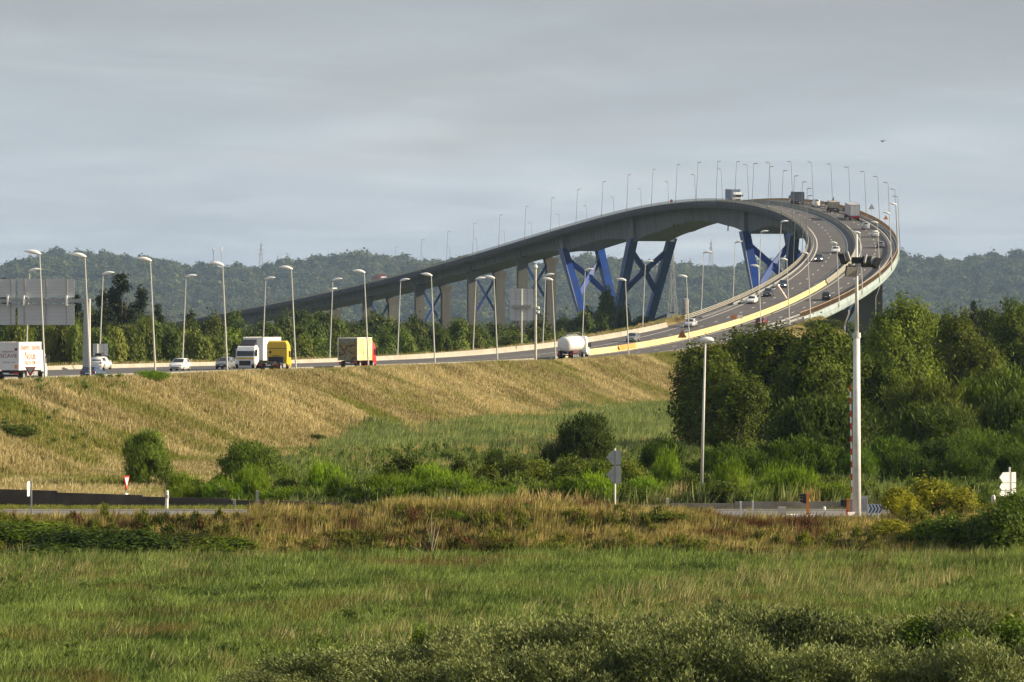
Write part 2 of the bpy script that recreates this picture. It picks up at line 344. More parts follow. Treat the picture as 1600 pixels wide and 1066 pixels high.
# ------------------------------------------------------------------ sweeps along the road
def sweep(name, prof, d0, d1, step, mat, parent=None, closed=True, smooth=False, origin=(0, 0, 0)):
    """prof: list of (off, h) or a function of d giving that list"""
    m = MB(); rings = []; k = max(2, int(round((d1 - d0) / step)) + 1); org = Vector(origin)
    for d in np.linspace(d0, d1, k):
        pr = prof(d) if callable(prof) else prof
        rings.append([P(d, a, b) - org for a, b in pr])
    m.loft(rings, closed, closed)
    return m.build(name, mat, parent, smooth)
def strip(name, a, b, h, d0, d1, mat, parent=None, step=6.0, kind=None):
    fa = a if callable(a) else (lambda d: a); fb = b if callable(b) else (lambda d: b)
    o = sweep(name, lambda d: [(fa(d), h), (fb(d), h)], d0, d1, step, mat, parent, False)
    return tag(o, kind=kind)
def dashes(name, off, h, d0, d1, ln, gap, w, mat, parent=None):
    m = MB(); d = d0
    while d < d1:
        m.add([P(d, off - w / 2, h), P(d, off + w / 2, h), P(d + ln, off + w / 2, h), P(d + ln, off - w / 2, h)], [(0, 1, 2, 3)]); d += ln + gap
    o = m.build(name, mat, parent); tag(o, kind='stuff'); return o

mway = strip('motorway', lambda d: float(left_edge(d)), 11.2, 0.0, 330, ABUT, asphalt, step=4); tag(mway, kind='structure')
for a, w in ((-8.2, .22), (-1.0, .25), (1.9, .22), (8.7, .25)):
    strip('edge_line', a - w / 2, a + w / 2, 0.012, 380, ABUT, road_white, mway, 5)
dashes('lane_marking', -4.6, 0.012, 400, ABUT, 3, 10, .22, road_white, mway)
dashes('lane_marking', 5.2, 0.012, 400, ABUT, 3, 10, .22, road_white, mway)
far_road = strip('road', -10, 10, 0.0, 2253, 2700, asphalt, step=10); tag(far_road, kind='structure')

# ------------------------------------------------------------------ the bridge
BEND = 2255.0
BO = P(ABUT, 0, -rzv(ABUT) + 2)
bridge = empty('road_bridge', BO, 0, 'long curved road bridge on blue V-shaped steel legs, humped high above the trees', 'bridge')
def wpart(o, parent):
    """a part modelled in world coordinates under an unrotated parent"""
    o.parent = parent; p = Vector((0, 0, 0)); q = parent
    while q: p += q.location; q = q.parent
    o.location = -p; return o
V1 = (1522.0, 1625.0); V2 = (1245.0, 1345.0)
GD = np.array([880, 1160, V2[0] - 45, V2[0], (V2[0] + V2[1]) / 2, V2[1], V2[1] + 35, (V2[1] + V1[0]) / 2, V1[0] - 35, V1[0], (V1[0] + V1[1]) / 2, V1[1], V1[1] + 45, 1750, 2260])
GH = np.array([3.6, 3.6, 3.9, 6.2, 5.0, 8.6, 6.6, 4.9, 6.8, 8.6, 5.6, 6.2, 4.0, 3.6, 3.6])
def gdepth(d):
    i = int(np.clip(np.searchsorted(GD, d) - 1, 0, len(GD) - 2)); t = (d - GD[i]) / (GD[i + 1] - GD[i])
    # haunches curve into the leg heads
    a, b = GH[i], GH[i + 1]; t = t ** 1.7 if b > a else 1 - (1 - t) ** 1.7
    return a + (b - a) * t
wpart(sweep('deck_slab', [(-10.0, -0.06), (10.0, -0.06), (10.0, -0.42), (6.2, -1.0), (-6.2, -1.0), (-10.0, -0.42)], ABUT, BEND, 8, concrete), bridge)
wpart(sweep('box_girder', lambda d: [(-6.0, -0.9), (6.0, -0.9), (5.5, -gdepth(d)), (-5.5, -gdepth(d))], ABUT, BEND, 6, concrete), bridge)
for sgn in (-1, 1):
    pr = [(10.003, 0.42), (10.42, 0.42), (10.58, -0.35), (10.45, -1.35), (10.2, -1.6), (9.9, -1.4), (10.003, -0.5)]
    wpart(sweep('edge_beam', [(sgn * a, b) for a, b in pr], ABUT - 3, BEND, 8, fascia_paint if sgn > 0 else pbr('edge_beam_shaded', (0.042, 0.045, 0.054), 0.8, 0.12, 0.3)), bridge)  # inner beam coloured near black: its shaded side is painted in
    wpart(sweep('kerb', [(sgn * 9.3, 0.002), (sgn * 9.3, 0.2), (sgn * 9.997, 0.2), (sgn * 9.997, 0.002)], ABUT, BEND, 10, concrete), bridge)
wpart(strip('carriageway', -9.29, 9.29, 0.0, ABUT, BEND, asphalt, step=6), bridge)
for a, w in ((-8.2, .24), (-1.25, .26), (1.9, .2), (8.7, .22)):
    wpart(strip('edge_line', a - w / 2, a + w / 2, 0.012, ABUT, BEND, road_white, step=5), bridge)
for a in (-4.7, 5.2):
    wpart(dashes('lane_marking', a, 0.012, ABUT, 1700, 3, 10, .24, road_white), bridge)
# railings: cream rails on the inside of the curve, brown balusters on the outside
rail_in = empty('railing', (0, 0, 0)); rail_in.parent = bridge; rail_in.location = P(ABUT, -10.2, .28) - BO
rail_in['label'] = 'cream horizontal rail parapet'
for h in (0.55, 0.85, 1.15):
    wpart(sweep('rail', [(-10.16, h), (-10.28, h), (-10.28, h + .12), (-10.16, h + .12)], ABUT - 12, BEND, 6, rail_cream), rail_in)
m = MB(); d = ABUT - 12
while d < BEND:
    a = P(d, -10.22, 0.2); b = P(d, -10.22, 1.25); m.bar(a, b, .14, .14, (0, 1, 0)); d += 2.2
o = wpart(m.build('rail_posts', rail_cream), rail_in); tag(o, kind='stuff')
rail_out = empty('railing', (0, 0, 0)); rail_out.parent = bridge; rail_out.location = P(ABUT, 10.2, .28) - BO
rail_out['label'] = 'brown baluster parapet'
for h in (0.34, 1.32):
    wpart(sweep('rail', [(10.16, h), (10.30, h), (10.30, h + .11), (10.16, h + .11)], ABUT - 6, BEND, 6, rail_brown), rail_out)
m = MB(); d = ABUT - 6
while d < 1560:
    a = P(d, 10.23, 0.26); b = P(d, 10.23, 1.36); m.bar(a, b, .13, .09, (0, 1, 0)); d += 0.62
o = wpart(m.build('balusters', rail_brown), rail_out); tag(o, kind='stuff')
wpart(sweep('guard_rail', [(8.95, .45), (9.03, .45), (9.03, .78), (8.95, .78)], ABUT - 40, BEND, 6, galv), bridge)
wpart(sweep('guard_rail', [(-8.95, .45), (-9.03, .45), (-9.03, .78), (-8.95, .78)], ABUT + 30, BEND, 6, galv), bridge)
BP = [(0.25, 0.004), (1.05, 0.004), (0.95, .22), (0.78, .30), (0.72, .92), (0.58, .92), (0.52, .30), (0.35, .22)]
wpart(sweep('central_barrier', BP, 985, BEND, 6, grey_barrier), bridge)
# blue V legs
def leg(p_top, p_bot, d, wt, wb, lt, lb):
    """a box leg from top to bottom; w across the bridge, l along it"""
    th = heading(d); rt = Vector((math.cos(th), -math.sin(th), 0)); tg = Vector((math.sin(th), math.cos(th), 0))
    return MB().hexa([p_bot + rt * (i * wb / 2) + tg * (j * lb / 2) for i, j in ((-1, -1), (1, -1), (1, 1), (-1, 1))] +
                     [p_top + rt * (i * wt / 2) + tg * (j * lt / 2) for i, j in ((-1, -1), (1, -1), (1, 1), (-1, 1))])
for dn, df in (V2, V1):
    mid = (dn + df) / 2
    pier = empty('pier', (0, 0, 0)); pier.parent = bridge; pier.location = P(mid, 0, -rzv(mid) + 1.5) - BO
    for d, dbase in ((dn, mid - 9), (df, mid + 9)):
        tops, bots = [], []
        for s in (-1, 1):
            t = P(d, s * 6.3, -gdepth(d) + 0.9); b = P(dbase, s * 5.0, 0); b.z = 1.2
            wpart(leg(t, b, d, 2.5, 2.5, 4.8, 3.8).build('leg', blue_steel), pier); tops.append(t); bots.append(b)
            a0 = P(d, s * 5.95, -gdepth(d) - 0.1); a1 = P(d, s * 6.2, -1.0)
            wpart(leg(a1, a0, d, 1.5, 1.5, 4.6, 4.6).build('pilaster', pbr('pilaster_dark', (0.16, 0.17, 0.19), 0.7, 0.15)), pier)
        f = lambda i, t: tops[i].lerp(bots[i], t)
        c = (f(0, .26) + f(1, .26)) / 2
        th = heading(d); n = Vector((math.sin(th), math.cos(th), 0))
        for i, t in ((0, .09), (1, .09), (0, .45), (1, .45)):
            e = f(i, t); wpart(MB().bar(c, e, 1.6, 1.3, n).build('brace', blue_steel), pier)
        u = Vector((math.cos(th), -math.sin(th), 0)); dd = (f(0, .68) - f(0, .12)).normalized()
        pts = []
        for k in range(12):
            a = k * math.pi / 6; pts.append(c + u * (1.6 * math.cos(a)) + dd * (1.6 * math.sin(a)))
        mm = MB(); mm.loft([[p - n * .8 for p in pts], [p + n * .8 for p in pts]]); wpart(mm.build('gusset_plate', blue_steel), pier)
        # drain pipe down the leg
        q0 = tops[0] + Vector((-1.25, -.6, 3)); wpart(MB().tube(q0, bots[0] + Vector((-1.35, -.6, 0)), .14, n=6).build('drain_pipe', galv), pier)
    p0 = P(mid, -8, -rzv(mid)); p0.z = 0
    wpart(leg(P(mid, 0, -rzv(mid) + 2.6), P(mid, 0, -rzv(mid) + 0.5), mid, 14, 15, 24, 25).build('footing', concrete), pier)
# slender concrete piers with blue bracing
for d in (965, 1037, 1109, 1181, 1689, 1761, 1837, 1913, 1996, 2080, 2165):
    pier = empty('pier', (0, 0, 0)); pier.parent = bridge; zt = float(rzv(d)) - gdepth(d); pier.location = P(d, 0, -rzv(d) + 1.5) - BO
    th = heading(d); rt = Vector((math.cos(th), -math.sin(th), 0)); tg = Vector((math.sin(th), math.cos(th), 0))
    for s in (-1, 1):
        c = P(d, s * 5.2, 0); m = MB(); rings = []
        for z, w, l in ((0.5, 3.3, 2.6), (zt - 3.2, 3.3, 2.6), (zt - 0.9, 5.0, 3.0), (zt - 0.25, 5.0, 3.0)):
            rings.append([Vector((c.x, c.y, z)) + rt * (i * w / 2) + tg * (j * l / 2) for i, j in ((-1, -1), (1, -1), (1, 1), (-1, 1))])
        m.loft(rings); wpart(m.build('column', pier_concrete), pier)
        wpart(leg(P(d, s * 4.9, -gdepth(d) + .1), P(d, s * 4.9, -gdepth(d) - .26), d, 1.4, 1.4, 1.4, 1.4).build('bearing', dark_metal), pier)
        wpart(leg(P(d, s * 6.02, -1.0), P(d, s * 5.75, -gdepth(d)), d, .5, .5, 1.5, 1.5).build('web_rib', pbr('pilaster_dark', (0.16, 0.17, 0.19))), pier)
    hgt = min(zt - 4, 22)
    for i, j in ((-1, 1), (1, -1)):
        a = P(d, i * 3.6, 0); b = P(d, j * 3.6, 0); a.z = zt - 3.0; b.z = max(2, zt - 3.0 - 12); n = tg
        if zt > 9: wpart(MB().bar(a, b, 0.75, 0.75, n).build('brace', blue_steel), pier)
for d in (V1[0] + 8, V1[0] - 60, V1[0] - 78, V2[1] + 30):
    wpart(MB().tube(P(d, -6.0, -gdepth(d) + .4), P(d, -6.1, -gdepth(d) - 1.4), .16, n=6).build('drain_pipe', dark_metal), bridge)
# abutment
m = MB(); c0 = [P(ABUT - 2.5, a, -3.5) for a in (-10.3, 10.3)]
m.hexa([*(Vector((p.x, p.y, 1)) for p in (P(ABUT - 6, -9.8), P(ABUT - 6, 9.8), P(ABUT + 1.5, 9.8), P(ABUT + 1.5, -9.8))), P(ABUT - 6, -9.8, -.45), P(ABUT - 6, 9.8, -.45), P(ABUT - .2, 9.8, -.45), P(ABUT - .2, -9.8, -.45)])
wpart(m.build('abutment', concrete), bridge)

# ------------------------------------------------------------------ barriers beside the motorway
def barrier_thing(name, label, prof, d0, d1, mat, step=5, cat='barrier'):
    o = sweep(name, prof, d0, d1, step, mat, origin=P((d0 + d1) / 2)); o.location = P((d0 + d1) / 2); return tag(o, label, cat)
hb = lambda d: float(np.interp(d, [680, 770], [.6, 1.0]))          # lower on the flat, full height towards the bridge
barrier_thing('concrete_barrier', 'long cream concrete barrier along the far edge of the motorway', lambda d: [(float(left_edge(d)) + a, b) for a, b in ((.15, 0), (.75, 0), (.55, .35 * hb(d)), (.5, .85 * hb(d)), (.3, .85 * hb(d)), (.25, .35 * hb(d)))], 500, 868, pbr('roadside_concrete', (.37, .34, .29), .85, .12, .5, dirt=(.3, .27, .22), dscale=.2))
barrier_thing('median_barrier', 'yellow concrete median barrier curving up onto the bridge', BP, 746, 983, yellow_conc)
barrier_thing('median_kerb', 'low grey concrete kerb in the median of the motorway', [(0.3, 0.004), (1.0, 0.004), (0.9, .25), (0.4, .25)], 400, 744, grey_barrier, cat='kerb')
barrier_thing('guard_rail', 'grey steel guard rail behind the near verge lamps', [(10.9, .45), (11.0, .45), (11.0, .78), (10.9, .78)], 845, 886, galv)
mm = MB()
d0, d1 = find_d(967, 1.0, 700, 900), find_d(994, 1.0, 700, 900)
mm.loft([[P(q, a, b) for a, b in ((1.09, .2), (.82, .9), (.86, .93), (1.14, .22))] for q in np.linspace(d0, d1, 6)])
o = mm.build('reflective_board', orange_paint); tag(o, 'orange reflective panel on the near face of the yellow median barrier', 'panel')
# pale hinged gate arm on the median
o = MB().bar((0, 0, 0), (-1.6, 1.2, 2.6), .35, .35).build('gate_arm', pbr('gate_arm_pale', (.75, .55, .48), .5)); o.location = P(937, -.9, 0.5); tag(o, 'pale pink gate arm tilted up beside the yellow median barrier', 'gate arm')

# ------------------------------------------------------------------ street lamps
def lamp_proto(col, headmat, hl=1.5, rk=1.0, hk=1.0):
    t = empty('street_lamp')
    top = Vector((0.52, 0, 12.0))
    MB().tube((0, 0, -0.3), (0, 0, .5), .17 * rk, .15 * rk, 10).build('base', col, t)
    MB().tube((0, 0, .45), top, .10 * rk, .05 * rk, 10).build('pole', col, t)
    m = MB(); rings = []
    for k, (q, ry, rzp, dz) in enumerate(((-.14, .08, .08, -.03), (.08, .2, .2, .02), (.4, .29, .27, .08), (.8, .28, .24, .15), (1.15, .19, .15, .2), (hl, .03, .03, .22))):
        rings.append([(top.x + q, hk * ry * math.cos(a), top.z + dz * hk + hk * rzp * (math.sin(a) if math.sin(a) > 0 else .55 * math.sin(a))) for a in np.linspace(0, 2 * math.pi, 12, endpoint=False)])
    m.loft(rings); m.build('lamp_head', headmat, t, True)
    return t
ORD = ['first', 'second', 'third', 'fourth', 'fifth', 'sixth', 'seventh', 'eighth', 'ninth', 'tenth', 'eleventh', 'twelfth', 'thirteenth', 'fourteenth', 'fifteenth', 'sixteenth', 'seventeenth', 'eighteenth', 'nineteenth', 'twentieth']
def ordn(i):
    if i < 20: return ORD[i]
    tens = ['twenty', 'thirty', 'forty']; t, u = divmod(i + 1, 10)
    return (tens[t - 2] + '-' + ORD[u - 1]) if u else ['twentieth', 'thirtieth', 'fortieth'][t - 2]
LP = lamp_proto(pole_paint, lamp_white); LPB = lamp_proto(pbr('pole_dark_grey', (.17, .175, .185), .5, .1), galv, 1.2, .8, .55); used = {}
def lamp(pos, side, d, label, group, grey=False, sc=1.0):
    src = LPB if grey else LP
    o = copy_tree(src) if src in used else src; used[src] = 1
    o.location = pos; th = heading(d); o.rotation_euler = (0, 0, (math.pi if side > 0 else 0) - th + random.uniform(-.12, .12)); o.scale = (1, 1, sc)
    return tag(o, label, 'street lamp', group)
near = [70, 140, 243, 355, 463, 575, 680, 777, 868, 982, 1078, 1189, 1234]
for i, px in enumerate(near):
    d = find_d(px, 11.6, 380, 900); lamp(P(d, 11.6, 0), 1, d, 'white-headed lamp post on the near grass verge of the motorway, %s from the left edge' % ORD[i], 'lamps on the near verge')
far = [(40, 575), (155, 610), (285, 645), (410, 680), (515, 705), (621, 735), (739, 768), (848, 800), (910, 828), (1004, 861)]
for i, (px, Y) in enumerate(far):
    x = at(px, Y); lamp(Vector((x, Y, float(rzv(Y)))), -1, Y, 'lamp post leaning in from the far edge of the motorway, %s from the left edge' % ORD[i], 'lamps on the far edge')
dl = ABUT + 2; k = 0
while dl < 2230:
    lamp(P(dl, 10.75, -.2), 1, dl, 'lamp post on the outer brown railing of the bridge, %s from the near end' % ordn(k), 'lamps on the outer edge of the bridge', dl > 1080)
    lamp(P(dl + 4, -10.75, -.2), -1, dl + 4, 'lamp post on the inner cream railing of the bridge, %s from the near end' % ordn(k), 'lamps on the inner edge of the bridge', dl > 1020)
    dl += 33.5 if dl < 1400 else 38; k += 1
for dl, k in zip(range(2275, 2520, 40), range(9)):
    for s in (-1, 1):
        lamp(P(dl, s * 10.5, 0), s, dl, 'distant lamp post beyond the far end of the bridge, %s on the %s side' % (ORD[k], 'left' if s < 0 else 'right'), 'lamps beyond the bridge', True)

# ------------------------------------------------------------------ vehicles (local +y is forward)
def wheel(parent, x, y, r, w, rim=True):
    o = MB().tube((-w / 2, 0, 0), (w / 2, 0, 0), r, n=18).build('wheel', rubber, parent); o.location = (x, y, r)
    if rim:
        s = 1 if x > 0 else -1
        MB().tube((s * w * .42, 0, 0), (s * (w / 2 + .015), 0, 0), r * .6, r * .55, 14).build('rim', galv, o)
    return o
def place_vehicle(o, d, off, oncoming=False, z=0.012):
    p = P(d, off, z); o.location = p; th = heading(d); g = grade(d)
    o.rotation_mode = 'ZXY' if False else 'XYZ'
    yaw = -th + (math.pi if oncoming else 0); pitch = -g if oncoming else g
    o.rotation_euler = (Matrix.Rotation(yaw, 3, 'Z') @ Matrix.Rotation(pitch, 3, 'X')).to_euler()
def text_part(parent, txt, mat, size, loc, rot, squeeze=1.0):
    c = bpy.data.curves.new('lettering', 'FONT'); c.body = txt; c.size = size; c.align_x = 'CENTER'; c.align_y = 'CENTER'; c.extrude = 0.004; c.resolution_u = 2
    tmp = bpy.data.objects.new('tmp', c); COL.objects.link(tmp); bpy.context.view_layer.update()
    me = bpy.data.meshes.new_from_object(tmp.evaluated_get(bpy.context.evaluated_depsgraph_get())); bpy.data.objects.remove(tmp)
    me.materials.clear(); me.materials.append(mat); o = new_obj('lettering', me, parent); o.location = loc; o.rotation_euler = rot; o.scale = (squeeze, 1, 1); return o
def paint(name, col, rough=0.25): return pbr('paint_' + name, col, rough, 0.06, 1.5, coat=0.3)
def car(label, d, off, oncoming, col, style='hatch', lights=False, L=4.3, wd=1.78, H=1.48, cat='car'):
    t = empty('car', label=label, cat=cat, group='cars on the motorway and bridge')
    hw = wd / 2; k = H / 1.48; f = L / 4.3
    suv = style == 'suv'; van = style == 'van'
    st = [(-2.15, .42, .74, .76), (-2.08, .26, .88, .92), (-1.92, .24, .93, 1.02), (-1.45 if not suv else -1.85, .22, .94, 1.42), (-.5, .2, .93, 1.48), (.25, .2, .92, 1.44), (.62, .2, .92, 1.22), (1.0, .2, .91, .96), (1.6, .22, .84, .88), (2.0, .26, .72, .74), (2.15, .38, .56, .58)]
    if van: st = [(-2.15, .4, .95, 1.2), (-2.1, .26, 1.0, 1.44), (-1.6, .24, 1.0, 1.48), (-.4, .2, .98, 1.48), (.75, .2, .96, 1.4), (1.15, .2, .95, 1.15), (1.45, .2, .93, .98), (1.8, .22, .88, .9), (2.05, .26, .74, .76), (2.15, .38, .56, .58)]
    rings = []
    def widths(y, zb, zc, zt):
        e = 1 - .16 * max(0, (abs(y) - 1.5) / .65) ** 2
        top = .72 if zt > 1.15 else (.72 + (1.15 - zt) * .75 if zt > .95 else .88)
        return hw * .93 * e, hw * e, hw * min(top, .9) * e
    for y, zb, zc, zt in st:
        wb, wc, wt = widths(y, zb, zc, zt)
        rings.append([(-wb, y * f, zb * k), (-wc, y * f, (zb + zc) / 2 * k), (-wc, y * f, zc * k), (-wt, y * f, zt * k), (0, y * f, (zt + .015) * k), (wt, y * f, zt * k), (wc, y * f, zc * k), (wc, y * f, (zb + zc) / 2 * k), (wb, y * f, zb * k)])
    m = MB(); m.loft(rings); m.build('body', col, t, True)
    def lerp_sec(y):
        ys = [s[0] for s in st]
        v = [np.interp(y, ys, [s[q] for s in st]) for q in (1, 2, 3)]; return (*v, *widths(y, *v))
    # glazing a little proud of the body
    gl = [s for s in st if s[3] > 1.3]; y_r, y_f = gl[0][0], gl[-1][0]
    for s in (-1, 1):
        for a, b in ((y_r + .08, (y_r + y_f) / 2 - .06), ((y_r + y_f) / 2 + .02, y_f + .28)):
            m = MB(); vs = []
            for y in (a, b):
                zb, zc, zt, wb, wc, wt = lerp_sec(y)
                for q in (.12, .84): vs.append((s * (wc + (wt - wc) * q + .012), y * f, (zc + (zt - zc) * q) * k))
            m.add(vs, [(0, 1, 3, 2)]); m.build('side_window', glass, t)
    def screen(y0, y1, name):
        m = MB(); vs = []
        for y in (y0, y1):
            zb, zc, zt, wb, wc, wt = lerp_sec(y)
            for s in (-1, 1): vs.append((s * wt * .9, y * f + (.02 if y > 0 else -.02), (zt + .02) * k))
        m.add(vs, [(0, 1, 3, 2)]); m.build(name, glass, t)
    fr = next(s[0] for s in st if s[0] > y_f and s[3] < 1.02)
    screen(y_f + .08, fr - .05, 'windscreen'); screen(st[1][0] + (.14 if not van else .0), y_r - .05, 'rear_window')
    for s in (-1, 1):
        MB().box(s * .62 - .16, s * .62 + .16, 2.02 * f, 2.13 * f, .56 * k, .70 * k).build('headlight', lit_lamp if lights else chrome, t)
        MB().box(s * .66 - .11, s * .66 + .11, -2.15 * f, -2.06 * f, .70 * k, .88 * k).build('tail_light', red_lamp, t)
        MB().box(s * (hw + .02), s * (hw + .2), .55 * f, .72 * f, .9 * k, 1.04 * k).build('wing_mirror', col, t)
        for y in (-1.3, 1.32): wheel(t, s * (hw - .12), y * f, .32 * (1.1 if suv or van else 1), .22)
    MB().box(-.26, .26, 2.14 * f, 2.17 * f, .42 * k, .53 * k).build('number_plate', sign_white, t)
    MB().box(-.26, .26, -2.18 * f, -2.14 * f, .62 * k, .73 * k).build('number_plate', sign_white, t)
    MB().box(-.5, .5, 2.1 * f, 2.16 * f, .34 * k, .42 * k).build('grille', dark_metal, t)
    place_vehicle(t, d, off, oncoming); return t
P_white = paint('white', (.78, .78, .77)); P_silver = paint('silver', (.50, .51, .53)); P_dark = paint('dark', (.035, .038, .045)); P_grey = paint('grey', (.17, .175, .19)); P_navy = paint('navy', (.05, .08, .15)); P_wine = paint('wine', (.16, .02, .025)); P_blue = paint('pale_blue', (.30, .40, .52))
rb = car('white estate car with a black roof box beyond the leaning lamp at far left', 592, -22.5, False, P_white, 'suv', L=4.6, H=1.6)
MB().loft([[(-.42, -1.2, 1.66), (.42, -1.2, 1.66), (.36, -1.2, 1.98), (-.36, -1.2, 1.98)], [(-.45, -.2, 1.66), (.45, -.2, 1.66), (.4, -.2, 2.06), (-.4, -.2, 2.06)], [(-.38, .9, 1.66), (.38, .9, 1.66), (.3, .9, 1.84), (-.3, .9, 1.84)]]).build('roof_box', dark_metal, rb)
car('dark blue car half hidden by the verge grass at left', find_d(146, 6.5, 400, 700), 6.5, False, P_navy, H=1.3)
car('white car coming along the far lanes beyond the sloping bank', 580, -9.0, True, P_white, H=1.5)
car('dark grey car behind the white lorry cab on the motorway', 603, -9.5, True, P_grey)
car('dark grey car coming down past the orange post', 822, -6.2, True, P_grey)
car('silver car coming off the foot of the bridge', 868, -6.3, True, P_silver)
car('white car on the bridge next to the cream railing', 932, -6.8, True, P_white)
car('black car on the bridge just behind the white car', 951, -6.6, True, P_dark, 'suv', H=1.6)
car('dark car with headlights lit by the inner railing', 975, -6.9, True, P_dark, lights=True)
car('dark car with lit headlights in the curve of the bridge', 1052, -6.3, True, P_dark, 'suv', True, H=1.6)
car('white car rounding the curve beside the lane dashes', 1080, -3.6, True, P_white)
car('dark car climbing the near lane behind the brown balusters', 941, 6.6, False, P_dark, 'suv', H=1.65)
car('silver car climbing beside the floodlight mast', 1040, 6.0, False, P_silver, L=4.5)
car('grey car climbing, lowest of three in a line behind the trailer', 1099, 6.3, False, P_grey)
car('white car climbing, middle of three in a line behind the trailer', 1140, 6.0, False, P_white, 'suv', H=1.6)
car('silver van climbing, closest to the red framed trailer', 1172, 5.4, False, P_silver, 'van', H=1.8)
car('wine red car showing just above the bushes at the bridge foot', 872, 6.0, False, P_wine)
car('white van next to the dark lorry near the crest', 1303, 7.0, False, P_white, 'van', H=2.2, L=5.0, cat='van')
car('white car on the far descent of the bridge', 2010, -5.0, True, P_white)

def cab(t, col, y0, H=3.4, low=False, wd=2.46):
    """a cab-over cab standing forward of y0"""
    hw = wd / 2; c = empty('cab'); c.parent = t; c.location = (0, y0, 0)
    sec = [(0.0, .95, H - .05), (.35, .95, H + .12), (1.1, .55, H + .1), (1.7, .5, H - .12), (1.95, .45, H - .55), (2.15, .42, 1.75), (2.22, .4, 1.1), (2.2, .38, .45)]
    m = MB()
    m.loft([[(-hw * .97, y, zb), (-hw, y, (zb + zt) / 2), (-hw * .98, y, zt - .3), (-hw * .86, y, zt), (hw * .86, y, zt), (hw * .98, y, zt - .3), (hw, y, (zb + zt) / 2), (hw * .97, y, zb)] for y, zb, zt in sec])
    m.build('shell', col, c)
    MB().add([(-hw * .9, 2.2, 1.72), (hw * .9, 2.2, 1.72), (hw * .84, 2.02, H - .62), (-hw * .84, 2.02, H - .62)], [(0, 1, 2, 3)]).build('windscreen', glass, c)
    MB().box(-.72, .72, 2.18, 2.26, .55, 1.15).build('grille', dark_metal, c)
    for s in (-1, 1):
        MB().add([(s * (hw + .012), .95, 1.72), (s * (hw + .012), 1.75, 1.72), (s * (hw + .012), 1.65, 2.45), (s * (hw + .012), .95, 2.45)], [(0, 1, 2, 3)]).build('side_window', glass, c)
        MB().box(s * (hw + .02), s * (hw + .26), 1.9, 2.05, 1.7, 2.5).build('wing_mirror', dark_metal, c)
        MB().box(s * .95 - .18, s * .95 + .18, 2.18, 2.26, .52, .72).build('headlight', chrome, c)
    return c
def box_body(t, name, mat, w, y0, y1, z0, z1, roof=None):
    o = MB().box(-w / 2, w / 2, y0, y1, z0, z1).build(name, mat, t)
    fr = MB()
    for s in (-1, 1):
        fr.box(s * w / 2 - .06, s * w / 2 + .015, y0 - .015, y0 + .06, z0 - .02, z1 + .02); fr.box(s * w / 2 - .06, s * w / 2 + .012, y0 + .061, y1 + .01, z1 - .05, z1 + .03)
    fr.box(-w / 2 + .061, w / 2 - .061, y0 - .012, y0 + .03, z1 - .08, z1 + .03)
    fr.build('edge_trim', roof or white_paint, o); return o
def under(t, y0, y1, axles, z=1.15, lights=True):
    m = MB(); m.box(-.45, -.3, y0, y1, .75, z - .004); m.box(.3, .45, y0, y1, .75, z - .004); m.box(-1.15, 1.15, y0 + .1, y0 + .25, .5, .68); m.build('chassis', dark_metal, t)
    for y in axles:
        for s in (-1, 1): wheel(t, s * 1.03, y, .5, .34)
    if lights:
        for s in (-1, 1): MB().box(s * .95 - .22, s * .95 + .22, y0 - .03, y0 + .04, .72, .9).build('tail_light', red_lamp, t)
        MB().box(-.3, .3, y0 - .02, y0 + .03, .72, .86).build('number_plate', sign_white, t)
def lorry(label, name='lorry'): return empty(name, label=label, cat='lorry', group='lorries on the motorway and bridge')
# white box lorry with red lettering
t = lorry('white box lorry with red lettering on its side at the left edge')
bx = box_body(t, 'box', box_white, 2.5, -5.4, 3.0, 1.1, 3.75)
red_text = pbr('lettering_red', (.62, .06, .045), .5, .1); dark_red = pbr('lettering_dark_red', (.30, .03, .05), .5, .1)
sx = (R(90), 0, R(90)); text_part(bx, 'TRANSPORTS  DELAVERRE', red_text, .62, (1.262, -1.2, 3.2), sx); text_part(bx, 'Nolue', red_text, 1.1, (1.262, -1.2, 2.45), sx, 1.5); text_part(bx, '1 RUE DU PORT', red_text, .55, (1.262, -1.2, 1.75), sx, 1.2)
bk = (R(90), 0, 0); text_part(bx, 'SCAVÉ', dark_red, .52, (.25, -5.412, 2.45), bk, 1.1); text_part(bx, 'TRANSPORTS', dark_red, .2, (.2, -5.412, 2.85), bk); text_part(bx, '02 35 44 16 20', dark_red, .2, (.3, -5.412, 1.85), bk)
MB().box(.85, 1.1, -5.42, -5.402, 2.95, 3.2).build('emblem', dark_red, bx); MB().box(.85, 1.1, -5.42, -5.402, 1.25, 1.6).build('emblem', orange_paint, bx)
under(t, -5.4, 3.0, (-3.3, 3.9), 1.1); cab(t, P_white, 3.15, 2.9)
MB().box(1.1, 1.2, -2.2, 1.8, .55, .95).build('side_guard', galv, t)
place_vehicle(t, 462, 5.0)
# white articulated lorry coming, with yellow stripe
t = lorry('white articulated lorry coming towards the camera behind the yellow tractor unit')
box_body(t, 'trailer_box', box_white, 2.55, -9.5, -.6, 1.15, 4.0); under(t, -9.5, 1.2, (-7.8, -6.5, -.2, 3.0), 1.15)
c = cab(t, P_white, 1.2, 2.95); MB().box(-1.1, 1.1, 2.215, 2.235, 1.32, 1.52).build('stripe', pbr('stripe_yellow', (.6, .38, .04), .5), c)
m = MB(); m.loft([[(-1.0, .1, 2.98), (1.0, .1, 2.98), (1.0, .2, 3.75), (-1.0, .2, 3.75)], [(-1.0, 1.4, 2.98), (1.0, 1.4, 2.98), (.7, 1.3, 3.1), (-.7, 1.3, 3.1)]]); m.build('wind_deflector', dark_metal, c)
place_vehicle(t, 592.5, -3.3, True)
